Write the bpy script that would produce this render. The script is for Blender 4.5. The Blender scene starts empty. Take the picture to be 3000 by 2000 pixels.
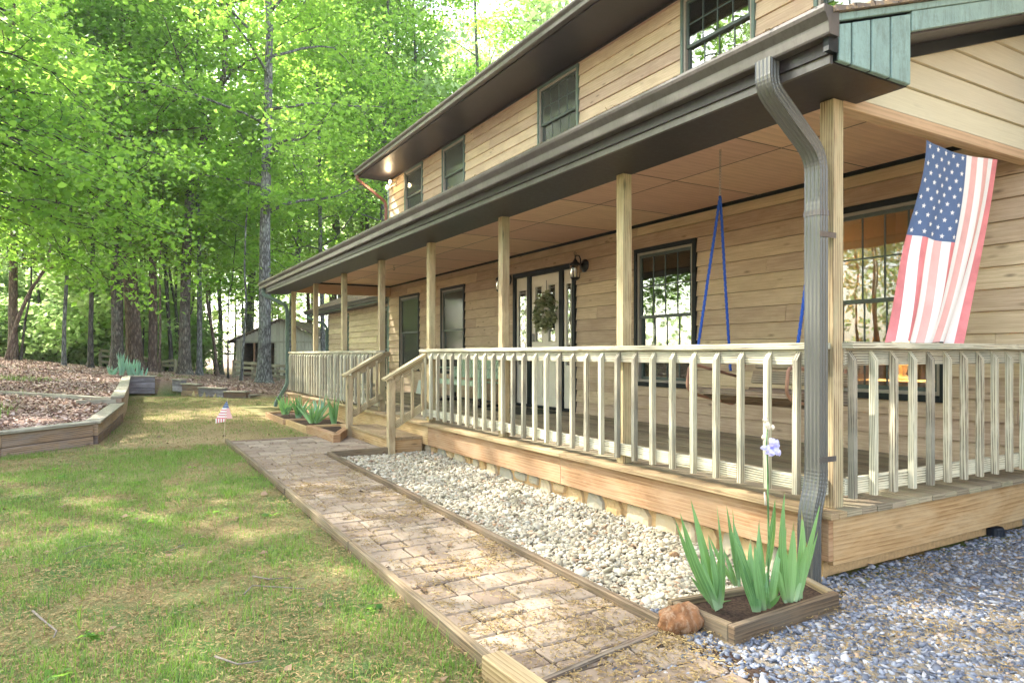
import bpy, math, random
import numpy as np
from mathutils import Vector, Matrix, noise as mn
R = math.radians
rng = np.random.default_rng(7)
random.seed(7)
scene = bpy.context.scene
col = scene.collection

# ------------------------------------------------------------------ camera
F0, U0, V0, CZ = 2000., 1500., 1037., 1.22
TH = math.atan(1160 / 2000.)
S_, C_ = math.sin(TH), math.cos(TH)
cam_d = bpy.data.cameras.new('camera'); cam = bpy.data.objects.new('camera', cam_d); col.objects.link(cam)
cam.location = (0, 0, CZ); cam.rotation_euler = (R(90), 0, -TH)
cam_d.sensor_width = 36; cam_d.lens = 24.0; cam_d.shift_y = 37 / 3000.
cam_d.clip_start = 0.05; cam_d.clip_end = 600
scene.camera = cam

# survey helpers: a sight line (full-size photo pixels) met with a known plane of the site
def ray(u, v): a = (u - U0) / F0; b = (V0 - v) / F0; return (C_ * a + S_, -S_ * a + C_, b)
def onX(u, v, X): d = ray(u, v); t = X / d[0]; return Vector((X, d[1] * t, CZ + d[2] * t))
def onZ(u, v, Z): d = ray(u, v); t = (Z - CZ) / d[2]; return Vector((d[0] * t, d[1] * t, Z))
def onD(u, v, f): d = ray(u, v); return Vector((d[0] * f, d[1] * f, CZ + d[2] * f))

# ------------------------------------------------------------------ light
SUN = Vector((-1.0, 1.55, 1.8)).normalized()
world = bpy.data.worlds.new('World'); scene.world = world; world.use_nodes = True
wt = world.node_tree; wt.nodes.clear()
sky = wt.nodes.new('ShaderNodeTexSky'); sky.sky_type = 'NISHITA'; sky.sun_disc = False
sky.sun_elevation = math.asin(SUN.z); sky.sun_rotation = math.atan2(SUN.x, SUN.y)
sky.air_density = 1.0; sky.dust_density = 2.5; sky.ozone_density = 1.0; sky.altitude = 200
bg = wt.nodes.new('ShaderNodeBackground'); bg.inputs[1].default_value = 0.15
wo = wt.nodes.new('ShaderNodeOutputWorld')
hs_ = wt.nodes.new('ShaderNodeHueSaturation'); hs_.inputs['Saturation'].default_value = .62; wt.links.new(sky.outputs[0], hs_.inputs['Color'])
wb_ = wt.nodes.new('ShaderNodeMix'); wb_.data_type = 'RGBA'; wb_.blend_type = 'MULTIPLY'; wb_.inputs[0].default_value = 1; wb_.inputs[7].default_value = (1.0, .98, .95, 1)
wt.links.new(hs_.outputs[0], wb_.inputs[6]); wt.links.new(wb_.outputs[2], bg.inputs[0]); wt.links.new(bg.outputs[0], wo.inputs[0])
sd = bpy.data.lights.new('sun', 'SUN'); sd.energy = 2.6; sd.angle = R(0.55); sd.color = (1.0, 0.94, 0.85)
so = bpy.data.objects.new('sun', sd); col.objects.link(so)
so.rotation_euler = (-SUN).to_track_quat('-Z', 'Y').to_euler(); so.location = SUN * 50
vs = scene.view_settings
vs.view_transform = 'Standard'; vs.look = 'None'; vs.gamma = 1.0; vs.exposure = 2.85
cy = scene.cycles
cy.use_denoising = True; cy.max_bounces = 8; cy.diffuse_bounces = 4; cy.glossy_bounces = 3
cy.transmission_bounces = 4; cy.transparent_max_bounces = 8; cy.caustics_reflective = False; cy.caustics_refractive = False
cy.sample_clamp_indirect = 6.0; cy.use_adaptive_sampling = True; cy.adaptive_threshold = 0.012

# ------------------------------------------------------------------ tagging
def tag(o, label=None, cat=None, group=None, kind=None):
    if label: o['label'] = label
    if cat: o['category'] = cat
    if group: o['group'] = group
    if kind: o['kind'] = kind
    return o
def empty(name, loc=(0, 0, 0), label=None, cat=None, group=None):
    o = bpy.data.objects.new(name, None); col.objects.link(o); o.location = loc
    o.empty_display_size = .1
    return tag(o, label, cat, group)
def copy_tree(o, parent=None):
    c = o.copy(); col.objects.link(c); c.parent = parent
    for ch in list(o.children): copy_tree(ch, c)
    return c

# ------------------------------------------------------------------ materials
class NT:
    def __init__(s, name):
        s.m = bpy.data.materials.new(name); s.m.use_nodes = True; s.t = s.m.node_tree; s.t.nodes.clear()
        s.out = s.n('ShaderNodeOutputMaterial')
        s.p = s.n('ShaderNodeBsdfPrincipled'); s.l(s.p.outputs[0], s.out.inputs[0])
    def n(s, t, **k):
        x = s.t.nodes.new(t)
        for a, b in k.items():
            if isinstance(a, str) and hasattr(x, a): setattr(x, a, b)
        return x
    def l(s, a, b): s.t.links.new(a, b)
    def i(s, node, name, val):
        sock = node.inputs[name]
        if hasattr(val, 'is_linked') or hasattr(val, 'links'): s.l(val, sock)
        else:
            if isinstance(val, tuple) and len(val) == 3 and sock.type == 'RGBA': val = (*val, 1)
            sock.default_value = val
    def coord(s, kind='Object', scale=(1, 1, 1), off=(0, 0, 0)):
        tc = s.n('ShaderNodeTexCoord'); mp = s.n('ShaderNodeMapping'); s.l(tc.outputs[kind], mp.inputs[0])
        mp.inputs['Scale'].default_value = scale; mp.inputs['Location'].default_value = off
        return mp.outputs[0]
    def noise(s, vec, scale=5, detail=4, rough=.6, dist=0):
        x = s.n('ShaderNodeTexNoise'); s.l(vec, x.inputs['Vector'])
        x.inputs['Scale'].default_value = scale; x.inputs['Detail'].default_value = detail
        x.inputs['Roughness'].default_value = rough; x.inputs['Distortion'].default_value = dist
        return x.outputs['Fac']
    def ramp(s, fac, stops, interp='LINEAR'):
        x = s.n('ShaderNodeValToRGB'); s.l(fac, x.inputs[0]); cr = x.color_ramp; cr.interpolation = interp
        while len(cr.elements) < len(stops): cr.elements.new(.5)
        for e, (p, c) in zip(cr.elements, stops):
            e.position = p; e.color = (*c, 1) if isinstance(c, tuple) else (c, c, c, 1)
        return x.outputs[0]
    def mix(s, a, b, fac, mode='MIX'):
        x = s.n('ShaderNodeMix', data_type='RGBA', blend_type=mode)
        for sock, v in ((x.inputs[0], fac), (x.inputs[6], a), (x.inputs[7], b)):
            if hasattr(v, 'links'): s.l(v, sock)
            else: sock.default_value = (*v, 1) if isinstance(v, tuple) else v
        return x.outputs[2]
    def math(s, op, a, b=0.0):
        x = s.n('ShaderNodeMath', operation=op)
        for k, v in ((0, a), (1, b)):
            if hasattr(v, 'links'): s.l(v, x.inputs[k])
            else: x.inputs[k].default_value = v
        return x.outputs[0]
    def attr(s, name):
        x = s.n('ShaderNodeAttribute'); x.attribute_name = name; return x
    def bump(s, h, strength=.5, dist=.01):
        x = s.n('ShaderNodeBump'); s.l(h, x.inputs['Height'])
        x.inputs['Strength'].default_value = strength; x.inputs['Distance'].default_value = dist
        s.l(x.outputs[0], s.p.inputs['Normal'])
    def fin(s, color, rough=.7, spec=.3, metallic=0.0):
        for nm, v in (('Base Color', color), ('Roughness', rough), ('Metallic', metallic)):
            if hasattr(v, 'links'): s.l(v, s.p.inputs[nm])
            else: s.p.inputs[nm].default_value = (*v, 1) if isinstance(v, tuple) else v
        s.p.inputs['Specular IOR Level'].default_value = spec
        return s.m

def mat_wood(name, light, dark, vary=.25, grain=26., knots=.5, rough=.75, stain=None, stain_amt=.5, bump=.35, dist=9.0, wv=.5):
    t = NT(name); uv = t.n('ShaderNodeUVMap'); uv.uv_map = 'UVMap'
    mp = t.n('ShaderNodeMapping'); t.l(uv.outputs[0], mp.inputs[0]); mp.inputs['Scale'].default_value = (.16, 1, 1)
    w = t.n('ShaderNodeTexWave', wave_type='BANDS', bands_direction='Y', wave_profile='SAW')
    t.l(mp.outputs[0], w.inputs['Vector'])
    w.inputs['Scale'].default_value = grain; w.inputs['Distortion'].default_value = dist
    w.inputs['Detail'].default_value = 2.0; w.inputs['Detail Scale'].default_value = .3
    mp2 = t.n('ShaderNodeMapping'); t.l(uv.outputs[0], mp2.inputs[0]); mp2.inputs['Scale'].default_value = (2.5, 90, 1)
    fine = t.noise(mp2.outputs[0], 1, 5, .7)
    mp3 = t.n('ShaderNodeMapping'); t.l(uv.outputs[0], mp3.inputs[0]); mp3.inputs['Scale'].default_value = (.8, 2.5, 1)
    big = t.noise(mp3.outputs[0], 2.2, 5, .65, .6)
    wm = t.math('MULTIPLY', w.outputs['Fac'], t.ramp(t.noise(mp3.outputs[0], 3.1, 4, .6, .8), [(.32, .25), (.62, 1.0)]))
    g = t.math('ADD', t.math('MULTIPLY', wm, wv * 1.15), t.math('MULTIPLY', fine, 1.15 - wv))
    c = t.mix(light, dark, t.ramp(g, [(.46 - .06 * (wv < .35), 0.0), (.70, 1.0)]))
    # knots
    mp4 = t.n('ShaderNodeMapping'); t.l(uv.outputs[0], mp4.inputs[0]); mp4.inputs['Scale'].default_value = (2.6, 8, 1)
    vo = t.n('ShaderNodeTexVoronoi'); t.l(mp4.outputs[0], vo.inputs['Vector']); vo.inputs['Scale'].default_value = 1.0
    kn = t.ramp(vo.outputs['Distance'], [(.03, 1.0), (.15, .0)])
    c = t.mix(c, tuple(x * .35 for x in dark), t.math('MULTIPLY', kn, knots))
    r = t.attr('rnd').outputs['Fac']
    if stain: c = t.mix(c, stain, t.math('MULTIPLY', t.ramp(big, [(.42, 0.0), (.68, 1.0)]), stain_amt))
    hs = t.n('ShaderNodeHueSaturation'); t.l(c, hs.inputs['Color'])
    t.l(t.math('ADD', t.math('MULTIPLY', r, vary * 1.6), 1 - vary * .8), hs.inputs['Value'])
    t.l(t.math('ADD', t.math('MULTIPLY', r, .02), .49), hs.inputs['Hue'])
    t.bump(g, bump, .006)
    return t.fin(hs.outputs[0], rough, .25)

def mat_plain(name, c, rough=.6, spec=.3, metallic=0, nscale=12, namt=.25, bump=0.0, coordk='Object', dirt=None, damt=.5):
    t = NT(name); v = t.coord(coordk); n = t.noise(v, nscale, 5, .65)
    cc = t.mix(tuple(x * (1 - namt) for x in c), tuple(min(1, x * (1 + namt)) for x in c), t.ramp(n, [(.3, 0.0), (.7, 1.0)]))
    if dirt:
        d1 = t.noise(t.coord(coordk, (9, 9, 1.6)), 3.0, 6, .75, .4); d2 = t.noise(v, 60, 4, .7)
        cc = t.mix(cc, dirt, t.math('MULTIPLY', t.ramp(t.math('ADD', t.math('MULTIPLY', d1, .75), t.math('MULTIPLY', d2, .3)), [(.50, 0.0), (.66, 1.0)]), damt))
        rg = t.math('ADD', t.math('MULTIPLY', d1, .3), rough - .12)
    else: rg = rough
    if bump: t.bump(t.noise(v, nscale * 6, 3, .6), bump, .004)
    return t.fin(cc, rg, spec, metallic)

def mat_leaf(name, c1, c2, tr, tfac=.5, rough=.55, vein=False):
    t = NT(name); r = t.attr('rnd').outputs['Fac']
    c = t.ramp(r, [(0, tuple(q * .75 for q in c1)), (.5, tuple((a + b) / 2 for a, b in zip(c1, c2))), (1, tuple(min(1, q * 1.1) for q in c2))])
    oi = t.n('ShaderNodeObjectInfo'); hv = t.n('ShaderNodeHueSaturation'); t.l(c, hv.inputs['Color']); t.l(t.math('ADD', t.math('MULTIPLY', oi.outputs['Random'], .45), .76), hv.inputs['Value']); t.l(t.math('ADD', t.math('MULTIPLY', oi.outputs['Random'], -.035), .515), hv.inputs['Hue']); c = hv.outputs[0]
    if vein:
        uv = t.n('ShaderNodeUVMap'); uv.uv_map = 'UVMap'; sp = t.n('ShaderNodeSeparateXYZ'); t.l(uv.outputs[0], sp.inputs[0])
        cb = t.n('ShaderNodeCombineXYZ'); t.l(t.math('MULTIPLY', sp.outputs[0], 9.0), cb.inputs[0]); t.l(t.math('MULTIPLY', sp.outputs[1], 1.2), cb.inputs[1]); t.l(t.math('MULTIPLY', r, 50.0), cb.inputs[2])
        vn = t.noise(cb.outputs[0], 1.0, 4, .7); c = t.mix(c, tuple(min(1, q * 1.9) for q in c2), t.ramp(vn, [(.45, 0.0), (.7, .8)]))
        c = t.mix(c, (.30, .20, .09), t.ramp(t.math('ADD', sp.outputs[1], t.math('MULTIPLY', r, .10)), [(.97, 0.0), (1.03, .9)]))
        c = t.mix(c, (.36, .44, .28), t.ramp(sp.outputs[1], [(.0, .7), (.22, 0.0)]))
    t.fin(c, rough, .35)
    tl = t.n('ShaderNodeBsdfTranslucent'); t.l(t.mix(c, tr, .75), tl.inputs[0])
    mx = t.n('ShaderNodeMixShader'); mx.inputs[0].default_value = tfac
    t.l(t.p.outputs[0], mx.inputs[1]); t.l(tl.outputs[0], mx.inputs[2]); t.l(mx.outputs[0], t.out.inputs[0])
    return t.m

def mat_stones(name, stops, rough=.8, dirt=None, nsc=30):
    t = NT(name); r = t.attr('rnd').outputs['Fac']
    c = t.ramp(r, stops)
    n = t.noise(t.coord(), nsc, 4, .6)
    c = t.mix(c, tuple([.45] * 3), t.math('MULTIPLY', n, .5), 'MULTIPLY') if not dirt else t.mix(c, dirt, t.ramp(n, [(.5, 0.0), (.8, .6)]))
    t.bump(n, .3, .003)
    return t.fin(c, rough, .3)

M = {}
M['treated'] = mat_wood('treated_lumber', (.50, .39, .23), (.20, .135, .065), vary=.35, stain=(.36, .37, .22), stain_amt=.5, knots=1.0, grain=18)
M['rail'] = mat_wood('railing_lumber', (.52, .47, .34), (.15, .12, .075), vary=.5, stain=(.28, .30, .24), stain_amt=.6, knots=1.0, grain=22)
M['skirt'] = mat_wood('skirt_board', (.47, .30, .15), (.28, .16, .07), vary=.18, grain=12, stain=(.50, .37, .22), stain_amt=.6, knots=.9, wv=.3, bump=.15)
M['deck'] = mat_wood('deck_board', (.34, .28, .19), (.17, .135, .085), vary=.3, grain=20, stain=(.25, .25, .15), stain_amt=.6)
M['deck_edge'] = mat_wood('deck_edge_board', (.40, .29, .16), (.20, .13, .065), vary=.25, grain=16, stain=(.29, .24, .14), wv=.3, bump=.2)
M['sleeper'] = mat_wood('weathered_sleeper', (.36, .23, .14), (.12, .08, .055), vary=.5, grain=14, stain=(.22, .19, .17), stain_amt=.7, knots=.4, bump=.5, wv=.3)
M['sleeper_grey'] = mat_wood('weathered_grey_sleeper', (.36, .33, .36), (.10, .085, .09), vary=.4, grain=14, stain=(.16, .12, .10), stain_amt=.6, knots=.4, bump=.8)
M['sleeper_cap'] = mat_wood('sleeper_cap', (.36, .32, .25), (.17, .14, .10), vary=.2, grain=14, stain=(.22, .21, .15), stain_amt=.7, knots=.2, bump=.5)
M['kerb'] = mat_wood('kerb_timber', (.25, .18, .10), (.09, .065, .04), vary=.35, grain=16, stain=(.19, .16, .11), stain_amt=.7, knots=.5, bump=.4, wv=.3)
M['siding'] = mat_wood('painted_siding', (.63, .50, .345), (.46, .345, .225), vary=.2, grain=9, stain=(.38, .275, .18), stain_amt=.65, knots=.85, rough=.65, bump=.15, dist=8, wv=.15)
M['gable'] = mat_wood('gable_siding', (.62, .56, .40), (.55, .49, .34), vary=.07, grain=9, stain=(.56, .48, .33), stain_amt=.4, knots=.15, rough=.6, bump=.08, dist=8, wv=.08)
M['ceiling'] = mat_wood('ceiling_plywood', (.76, .52, .39), (.62, .41, .30), vary=.1, grain=4, stain=(.62, .40, .29), stain_amt=.5, knots=.0, rough=.6, bump=.05, dist=10, wv=.3)
M['beam'] = mat_wood('painted_beam', (.50, .33, .21), (.40, .26, .16), vary=.1, grain=9, knots=.3, rough=.6, bump=.15)
M['old_wood'] = mat_wood('barn_wood', (.64, .61, .48), (.46, .43, .33), vary=.15, grain=12, stain=(.55, .56, .45), knots=.2, wv=.2)
M['fence'] = mat_wood('fence_rail_wood', (.34, .29, .19), (.13, .11, .07), vary=.35, grain=14, stain=(.20, .22, .14), knots=.3, bump=.8)
M['swing'] = mat_wood('reclaimed_board', (.24, .20, .14), (.09, .07, .05), vary=.35, grain=16, stain=(.30, .18, .10), knots=.6, bump=.8)
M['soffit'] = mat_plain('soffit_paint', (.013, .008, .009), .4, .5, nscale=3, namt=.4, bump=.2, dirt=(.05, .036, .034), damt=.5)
M['gutter'] = mat_plain('gutter_metal', (.105, .095, .088), .3, .5, .3, nscale=5, namt=.2, dirt=(.05, .04, .034), damt=.4)
M['fascia'] = mat_plain('fascia_green', (.10, .15, .12), .5, .4, nscale=5)
M['green'] = mat_plain('grey_green_paint', (.21, .31, .275), .55, .3, nscale=6, namt=.15, bump=.3, dirt=(.11, .14, .11), damt=.6)
M['black'] = mat_plain('black_green_paint', (.006, .010, .011), .5, .25, nscale=8)
M['winframe'] = mat_plain('window_frame_paint', (.30, .27, .22), .5, .3, nscale=8, namt=.12)
M['sash'] = mat_plain('sash_paint', (.055, .075, .065), .4, .4, nscale=8, namt=.2)
M['cream'] = mat_plain('cream_paint', (.72, .66, .54), .45, .4, nscale=3, namt=.05)
M['brass'] = mat_plain('brass', (.5, .35, .1), .3, .5, .9)
M['lead'] = mat_plain('leaded_came', (.35, .33, .28), .35, .5, .6)
M['iron'] = mat_plain('black_iron', (.012, .012, .013), .3, .5, .2)
M['strap'] = mat_plain('copper_brown_bar', (.36, .20, .13), .5, .4, .1)
M['chain'] = mat_plain('chain_steel', (.35, .33, .3), .35, .5, .8)
M['plastic'] = mat_plain('black_plastic', (.015, .02, .03), .45)
M['mulch'] = mat_plain('mulch', (.06, .04, .028), .95, .1, nscale=60, namt=.7, bump=1.0)
M['mortar'] = mat_plain('mortar', (.52, .34, .17), .9, .1, nscale=30, namt=.2, bump=.6)
M['concrete'] = mat_plain('foundation', (.45, .43, .38), .9, .2, nscale=20, bump=.4)
M['interior'] = mat_plain('interior_wall', (.42, .30, .20), .8, .2, nscale=2, namt=.1)
M['darkroom'] = mat_plain('dark_interior', (.05, .045, .035), .9, .1)
M['fabric'] = mat_plain('curtain_fabric', (.55, .55, .60), .9, .1, nscale=20, namt=.1)
M['mat'] = mat_plain('door_mat', (.06, .06, .05), .95, .1, nscale=90, namt=.5, bump=.6)
M['sign'] = mat_plain('sign_white', (.62, .68, .62), .6, .2, nscale=5, namt=.05)
M['paintgreen'] = mat_plain('bench_paint', (.42, .54, .38), .55, .3, nscale=8, namt=.12)
M['white'] = mat_plain('white_cloth', (.76, .74, .70), .85, .1, nscale=60, namt=.04)
M['red'] = mat_plain('faded_red_cloth', (.64, .22, .22), .85, .1, nscale=4, namt=.22)
M['redlight'] = mat_plain('sun_faded_red_cloth', (.70, .40, .36), .85, .1, nscale=4, namt=.12)
M['blue'] = mat_plain('faded_blue_cloth', (.10, .145, .25), .85, .1, nscale=60, namt=.1)
M['rope_blue'] = mat_plain('blue_rope', (.03, .09, .38), .8, .2, nscale=300, namt=.6)
M['stick'] = mat_plain('twig_bark', (.20, .17, .14), .9, .1, nscale=40, namt=.35)
M['dowel'] = mat_plain('flag_stick', (.55, .45, .28), .7, .2)
M['rust'] = mat_plain('red_rock', (.21, .10, .045), .9, .1, nscale=9, namt=.55, bump=.9, dirt=(.36, .26, .17), damt=.7)
M['petal'] = mat_leaf('lilac_petal', (.50, .46, .80), (.66, .62, .90), (.7, .65, .95), .35)
M['bud'] = mat_plain('dry_bud', (.68, .60, .46), .8, .2, nscale=30)
M['iris'] = mat_leaf('iris_leaf', (.08, .20, .07), (.17, .31, .12), (.25, .5, .08), .25, .4, vein=True)
M['iris_far'] = mat_leaf('blue_iris_leaf', (.14, .28, .22), (.24, .40, .30), (.25, .5, .2), .25, .45, vein=True)
M['wreath'] = mat_leaf('wreath_leaf', (.16, .22, .07), (.62, .60, .36), (.4, .45, .2), .2)
M['leaf'] = mat_leaf('spring_leaf', (.06, .18, .03), (.22, .36, .06), (.50, .80, .12), .6)
M['leaf_fg'] = mat_leaf('maple_leaf', (.035, .15, .04), (.18, .33, .04), (.42, .70, .09), .55)
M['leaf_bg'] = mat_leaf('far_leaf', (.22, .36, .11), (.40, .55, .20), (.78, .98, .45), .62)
M['grass'] = mat_leaf('grass_blade', (.08, .19, .03), (.20, .31, .06), (.25, .45, .05), .3, .7)
M['catkin'] = mat_stones('fallen_catkins', [(0, (.19, .12, .045)), (.5, (.32, .22, .085)), (1, (.44, .33, .15))], .9)
M['litter'] = mat_stones('dry_leaves', [(0, (.24, .14, .10)), (.4, (.38, .255, .19)), (.8, (.49, .355, .285)), (1, (.58, .46, .385))], .85)
M['pebble'] = mat_stones('river_pebbles', [(0, (.24, .205, .135)), (.3, (.38, .335, .23)), (.6, (.46, .42, .31)), (.85, (.56, .53, .43)), (1, (.42, .26, .14))], .7, nsc=25)
M['gravel'] = mat_stones('grey_gravel', [(0, (.09, .10, .125)), (.4, (.17, .19, .235)), (.75, (.29, .315, .365)), (.95, (.46, .46, .46)), (1, (.42, .28, .16))], .8, nsc=30)
M['paver'] = mat_stones('brick_paver', [(0, (.205, .15, .105)), (.5, (.265, .205, .145)), (1, (.335, .27, .195))], .85, dirt=(.15, .11, .065), nsc=22)
M['wallstone'] = mat_stones('foundation_stone', [(0, (.44, .28, .12)), (.35, (.54, .38, .20)), (.7, (.48, .41, .29)), (1, (.32, .31, .26))], .85, dirt=(.56, .42, .24), nsc=14)
M['litter_brown'] = mat_stones('brown_leaves', [(0, (.12, .07, .04)), (1, (.30, .20, .12))], .9)
M['pipe'] = mat_plain('downspout_metal', (.105, .105, .094), .3, .5, .25, nscale=2, namt=.12)
M['emit_bulb'] = None

def mat_emit(name, c, s):
    t = NT(name); t.fin(c, .5); t.p.inputs['Emission Color'].default_value = (*c, 1); t.p.inputs['Emission Strength'].default_value = s
    return t.m
M['bulb'] = mat_emit('lit_bulb', (1, .82, .55), 6)
M['shade'] = mat_emit('lit_lamp_shade', (1, .72, .36), .45)

def mat_glass(name, refl=.28, tint=(.8, .85, .8), rough=.0, mesh=0):
    t = NT(name)
    gl = t.n('ShaderNodeBsdfGlossy'); gl.inputs['Roughness'].default_value = rough; gl.inputs['Color'].default_value = (.95, .97, .95, 1)
    tr = t.n('ShaderNodeBsdfTransparent'); tr.inputs[0].default_value = (*tint, 1)
    fr = t.n('ShaderNodeFresnel'); fr.inputs[0].default_value = 1.5
    f = t.math('MINIMUM', t.math('ADD', t.math('MULTIPLY', fr.outputs[0], .75), refl), 1.0)
    n = t.noise(t.coord(), 1.3, 2, .5); b = t.n('ShaderNodeBump'); t.l(n, b.inputs['Height']); b.inputs['Strength'].default_value = .12; b.inputs['Distance'].default_value = .02
    t.l(b.outputs[0], gl.inputs['Normal'])
    mx = t.n('ShaderNodeMixShader'); t.l(f, mx.inputs[0]); t.l(tr.outputs[0], mx.inputs[1]); t.l(gl.outputs[0], mx.inputs[2])
    if mesh:
        df = t.n('ShaderNodeBsdfDiffuse'); df.inputs[0].default_value = (.13, .14, .12, 1); m2 = t.n('ShaderNodeMixShader'); m2.inputs[0].default_value = mesh
        t.l(mx.outputs[0], m2.inputs[1]); t.l(df.outputs[0], m2.inputs[2]); mx = m2
    t.l(mx.outputs[0], t.out.inputs[0]); return t.m
M['glass'] = mat_glass('window_glass', .03)
M['glass_screen'] = mat_glass('screened_glass', .0, (.55, .58, .55), .08, mesh=.5)
M['glass_lamp'] = mat_glass('lantern_glass', .10, (.9, .85, .7), .05)

def mat_bark(name, c1, c2, sc=1.0, lichen=(.30, .33, .28), la=.4):
    t = NT(name); v = t.coord('Object', (14 * sc, 14 * sc, 3.0 * sc))
    vo = t.n('ShaderNodeTexVoronoi', feature='DISTANCE_TO_EDGE'); 
    n0 = t.noise(t.coord('Object', (4, 4, 1.2)), 2, 3, .6)
    ad = t.n('ShaderNodeVectorMath', operation='ADD'); t.l(v, ad.inputs[0]); 
    cx = t.n('ShaderNodeCombineXYZ'); t.l(t.math('MULTIPLY', n0, 3.0), cx.inputs[0]); t.l(t.math('MULTIPLY', n0, 2.0), cx.inputs[1]); t.l(n0, cx.inputs[2])
    t.l(cx.outputs[0], ad.inputs[1]); t.l(ad.outputs[0], vo.inputs['Vector']); vo.inputs['Scale'].default_value = 1.0
    h = t.ramp(vo.outputs['Distance'], [(.0, 0.0), (.35, 1.0)])
    fine = t.noise(v, 2.5, 4, .7)
    c = t.mix(c1, c2, t.math('MULTIPLY', h, t.math('ADD', fine, .35)))
    li = t.noise(t.coord(), 2.2, 5, .7)
    c = t.mix(c, lichen, t.math('MULTIPLY', t.ramp(li, [(.5, 0.0), (.7, 1.0)]), la))
    t.bump(t.math('ADD', h, t.math('MULTIPLY', fine, .4)), .9, .03)
    return t.fin(c, .9, .15)
M['bark'] = mat_bark('oak_bark', (.045, .036, .030), (.26, .22, .18))
M['bark_red'] = mat_bark('brown_bark', (.07, .045, .035), (.30, .22, .165), la=.15)
M['bark_grey'] = mat_bark('grey_bark', (.05, .048, .044), (.32, .32, .30), 1.2, la=.6)
M['bark_dark'] = mat_bark('dark_bark', (.025, .022, .02), (.17, .15, .125), 1.0, la=.25)

def mat_shingle():
    t = NT('roof_shingle'); v = t.coord('Object')
    b = t.n('ShaderNodeTexBrick'); uv = t.n('ShaderNodeUVMap'); uv.uv_map = 'UVMap'; t.l(uv.outputs[0], b.inputs['Vector'])
    b.inputs['Scale'].default_value = 1.0; b.inputs['Brick Width'].default_value = .3; b.inputs['Row Height'].default_value = .14
    b.inputs['Mortar Size'].default_value = .006; b.inputs['Color1'].default_value = (.14, .11, .09, 1); b.inputs['Color2'].default_value = (.22, .18, .15, 1)
    b.inputs['Mortar'].default_value = (.05, .04, .035, 1)
    n = t.noise(v, 30, 4, .7)
    c = t.mix(b.outputs[0], (.38, .27, .15), t.ramp(n, [(.48, 0.0), (.62, .8)]))
    t.bump(n, .6, .01)
    return t.fin(c, .95, .1)
M['shingle'] = mat_shingle()

def mat_ground():
    t = NT('ground_soil'); z = t.attr('zone'); sep = t.n('ShaderNodeSeparateColor'); t.l(z.outputs['Color'], sep.inputs[0])
    v = t.coord('Object')
    n1 = t.noise(v, 1.1, 5, .6, .4); n2 = t.noise(v, 22, 5, .75); n3 = t.noise(v, 90, 3, .7)
    grass = t.mix((.035, .075, .018), (.15, .21, .07), t.ramp(t.math('ADD', t.math('MULTIPLY', n2, .5), t.math('MULTIPLY', n3, .5)), [(.38, 0.0), (.62, 1.0)]))
    straw = t.mix((.15, .105, .045), (.34, .26, .13), t.ramp(n3, [(.35, 0.0), (.65, 1.0)]))
    n4 = t.noise(v, 5.0, 5, .7, .5)
    lawn = t.mix(grass, straw, t.ramp(t.math('ADD', t.math('MULTIPLY', n1, .55), t.math('MULTIPLY', n4, .45)), [(.42, 0.0), (.58, .85)]))
    dry = t.mix((.34, .25, .12), (.42, .33, .18), n3)
    lawn = t.mix(lawn, dry, sep.outputs[2])
    leafc = t.mix((.16, .09, .065), (.38, .26, .20), t.ramp(n3, [(.35, 0.0), (.65, 1.0)]))
    leafc = t.mix(leafc, (.09, .07, .045), t.ramp(n1, [(.55, 0.0), (.75, .6)]))
    c = t.mix(lawn, leafc, sep.outputs[0])
    c = t.mix(c, t.mix((.16, .16, .16), (.30, .24, .15), n2), sep.outputs[1])
    t.bump(t.math('ADD', n2, n3), .7, .02)
    return t.fin(c, .95, .1)
M['ground'] = mat_ground()

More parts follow.
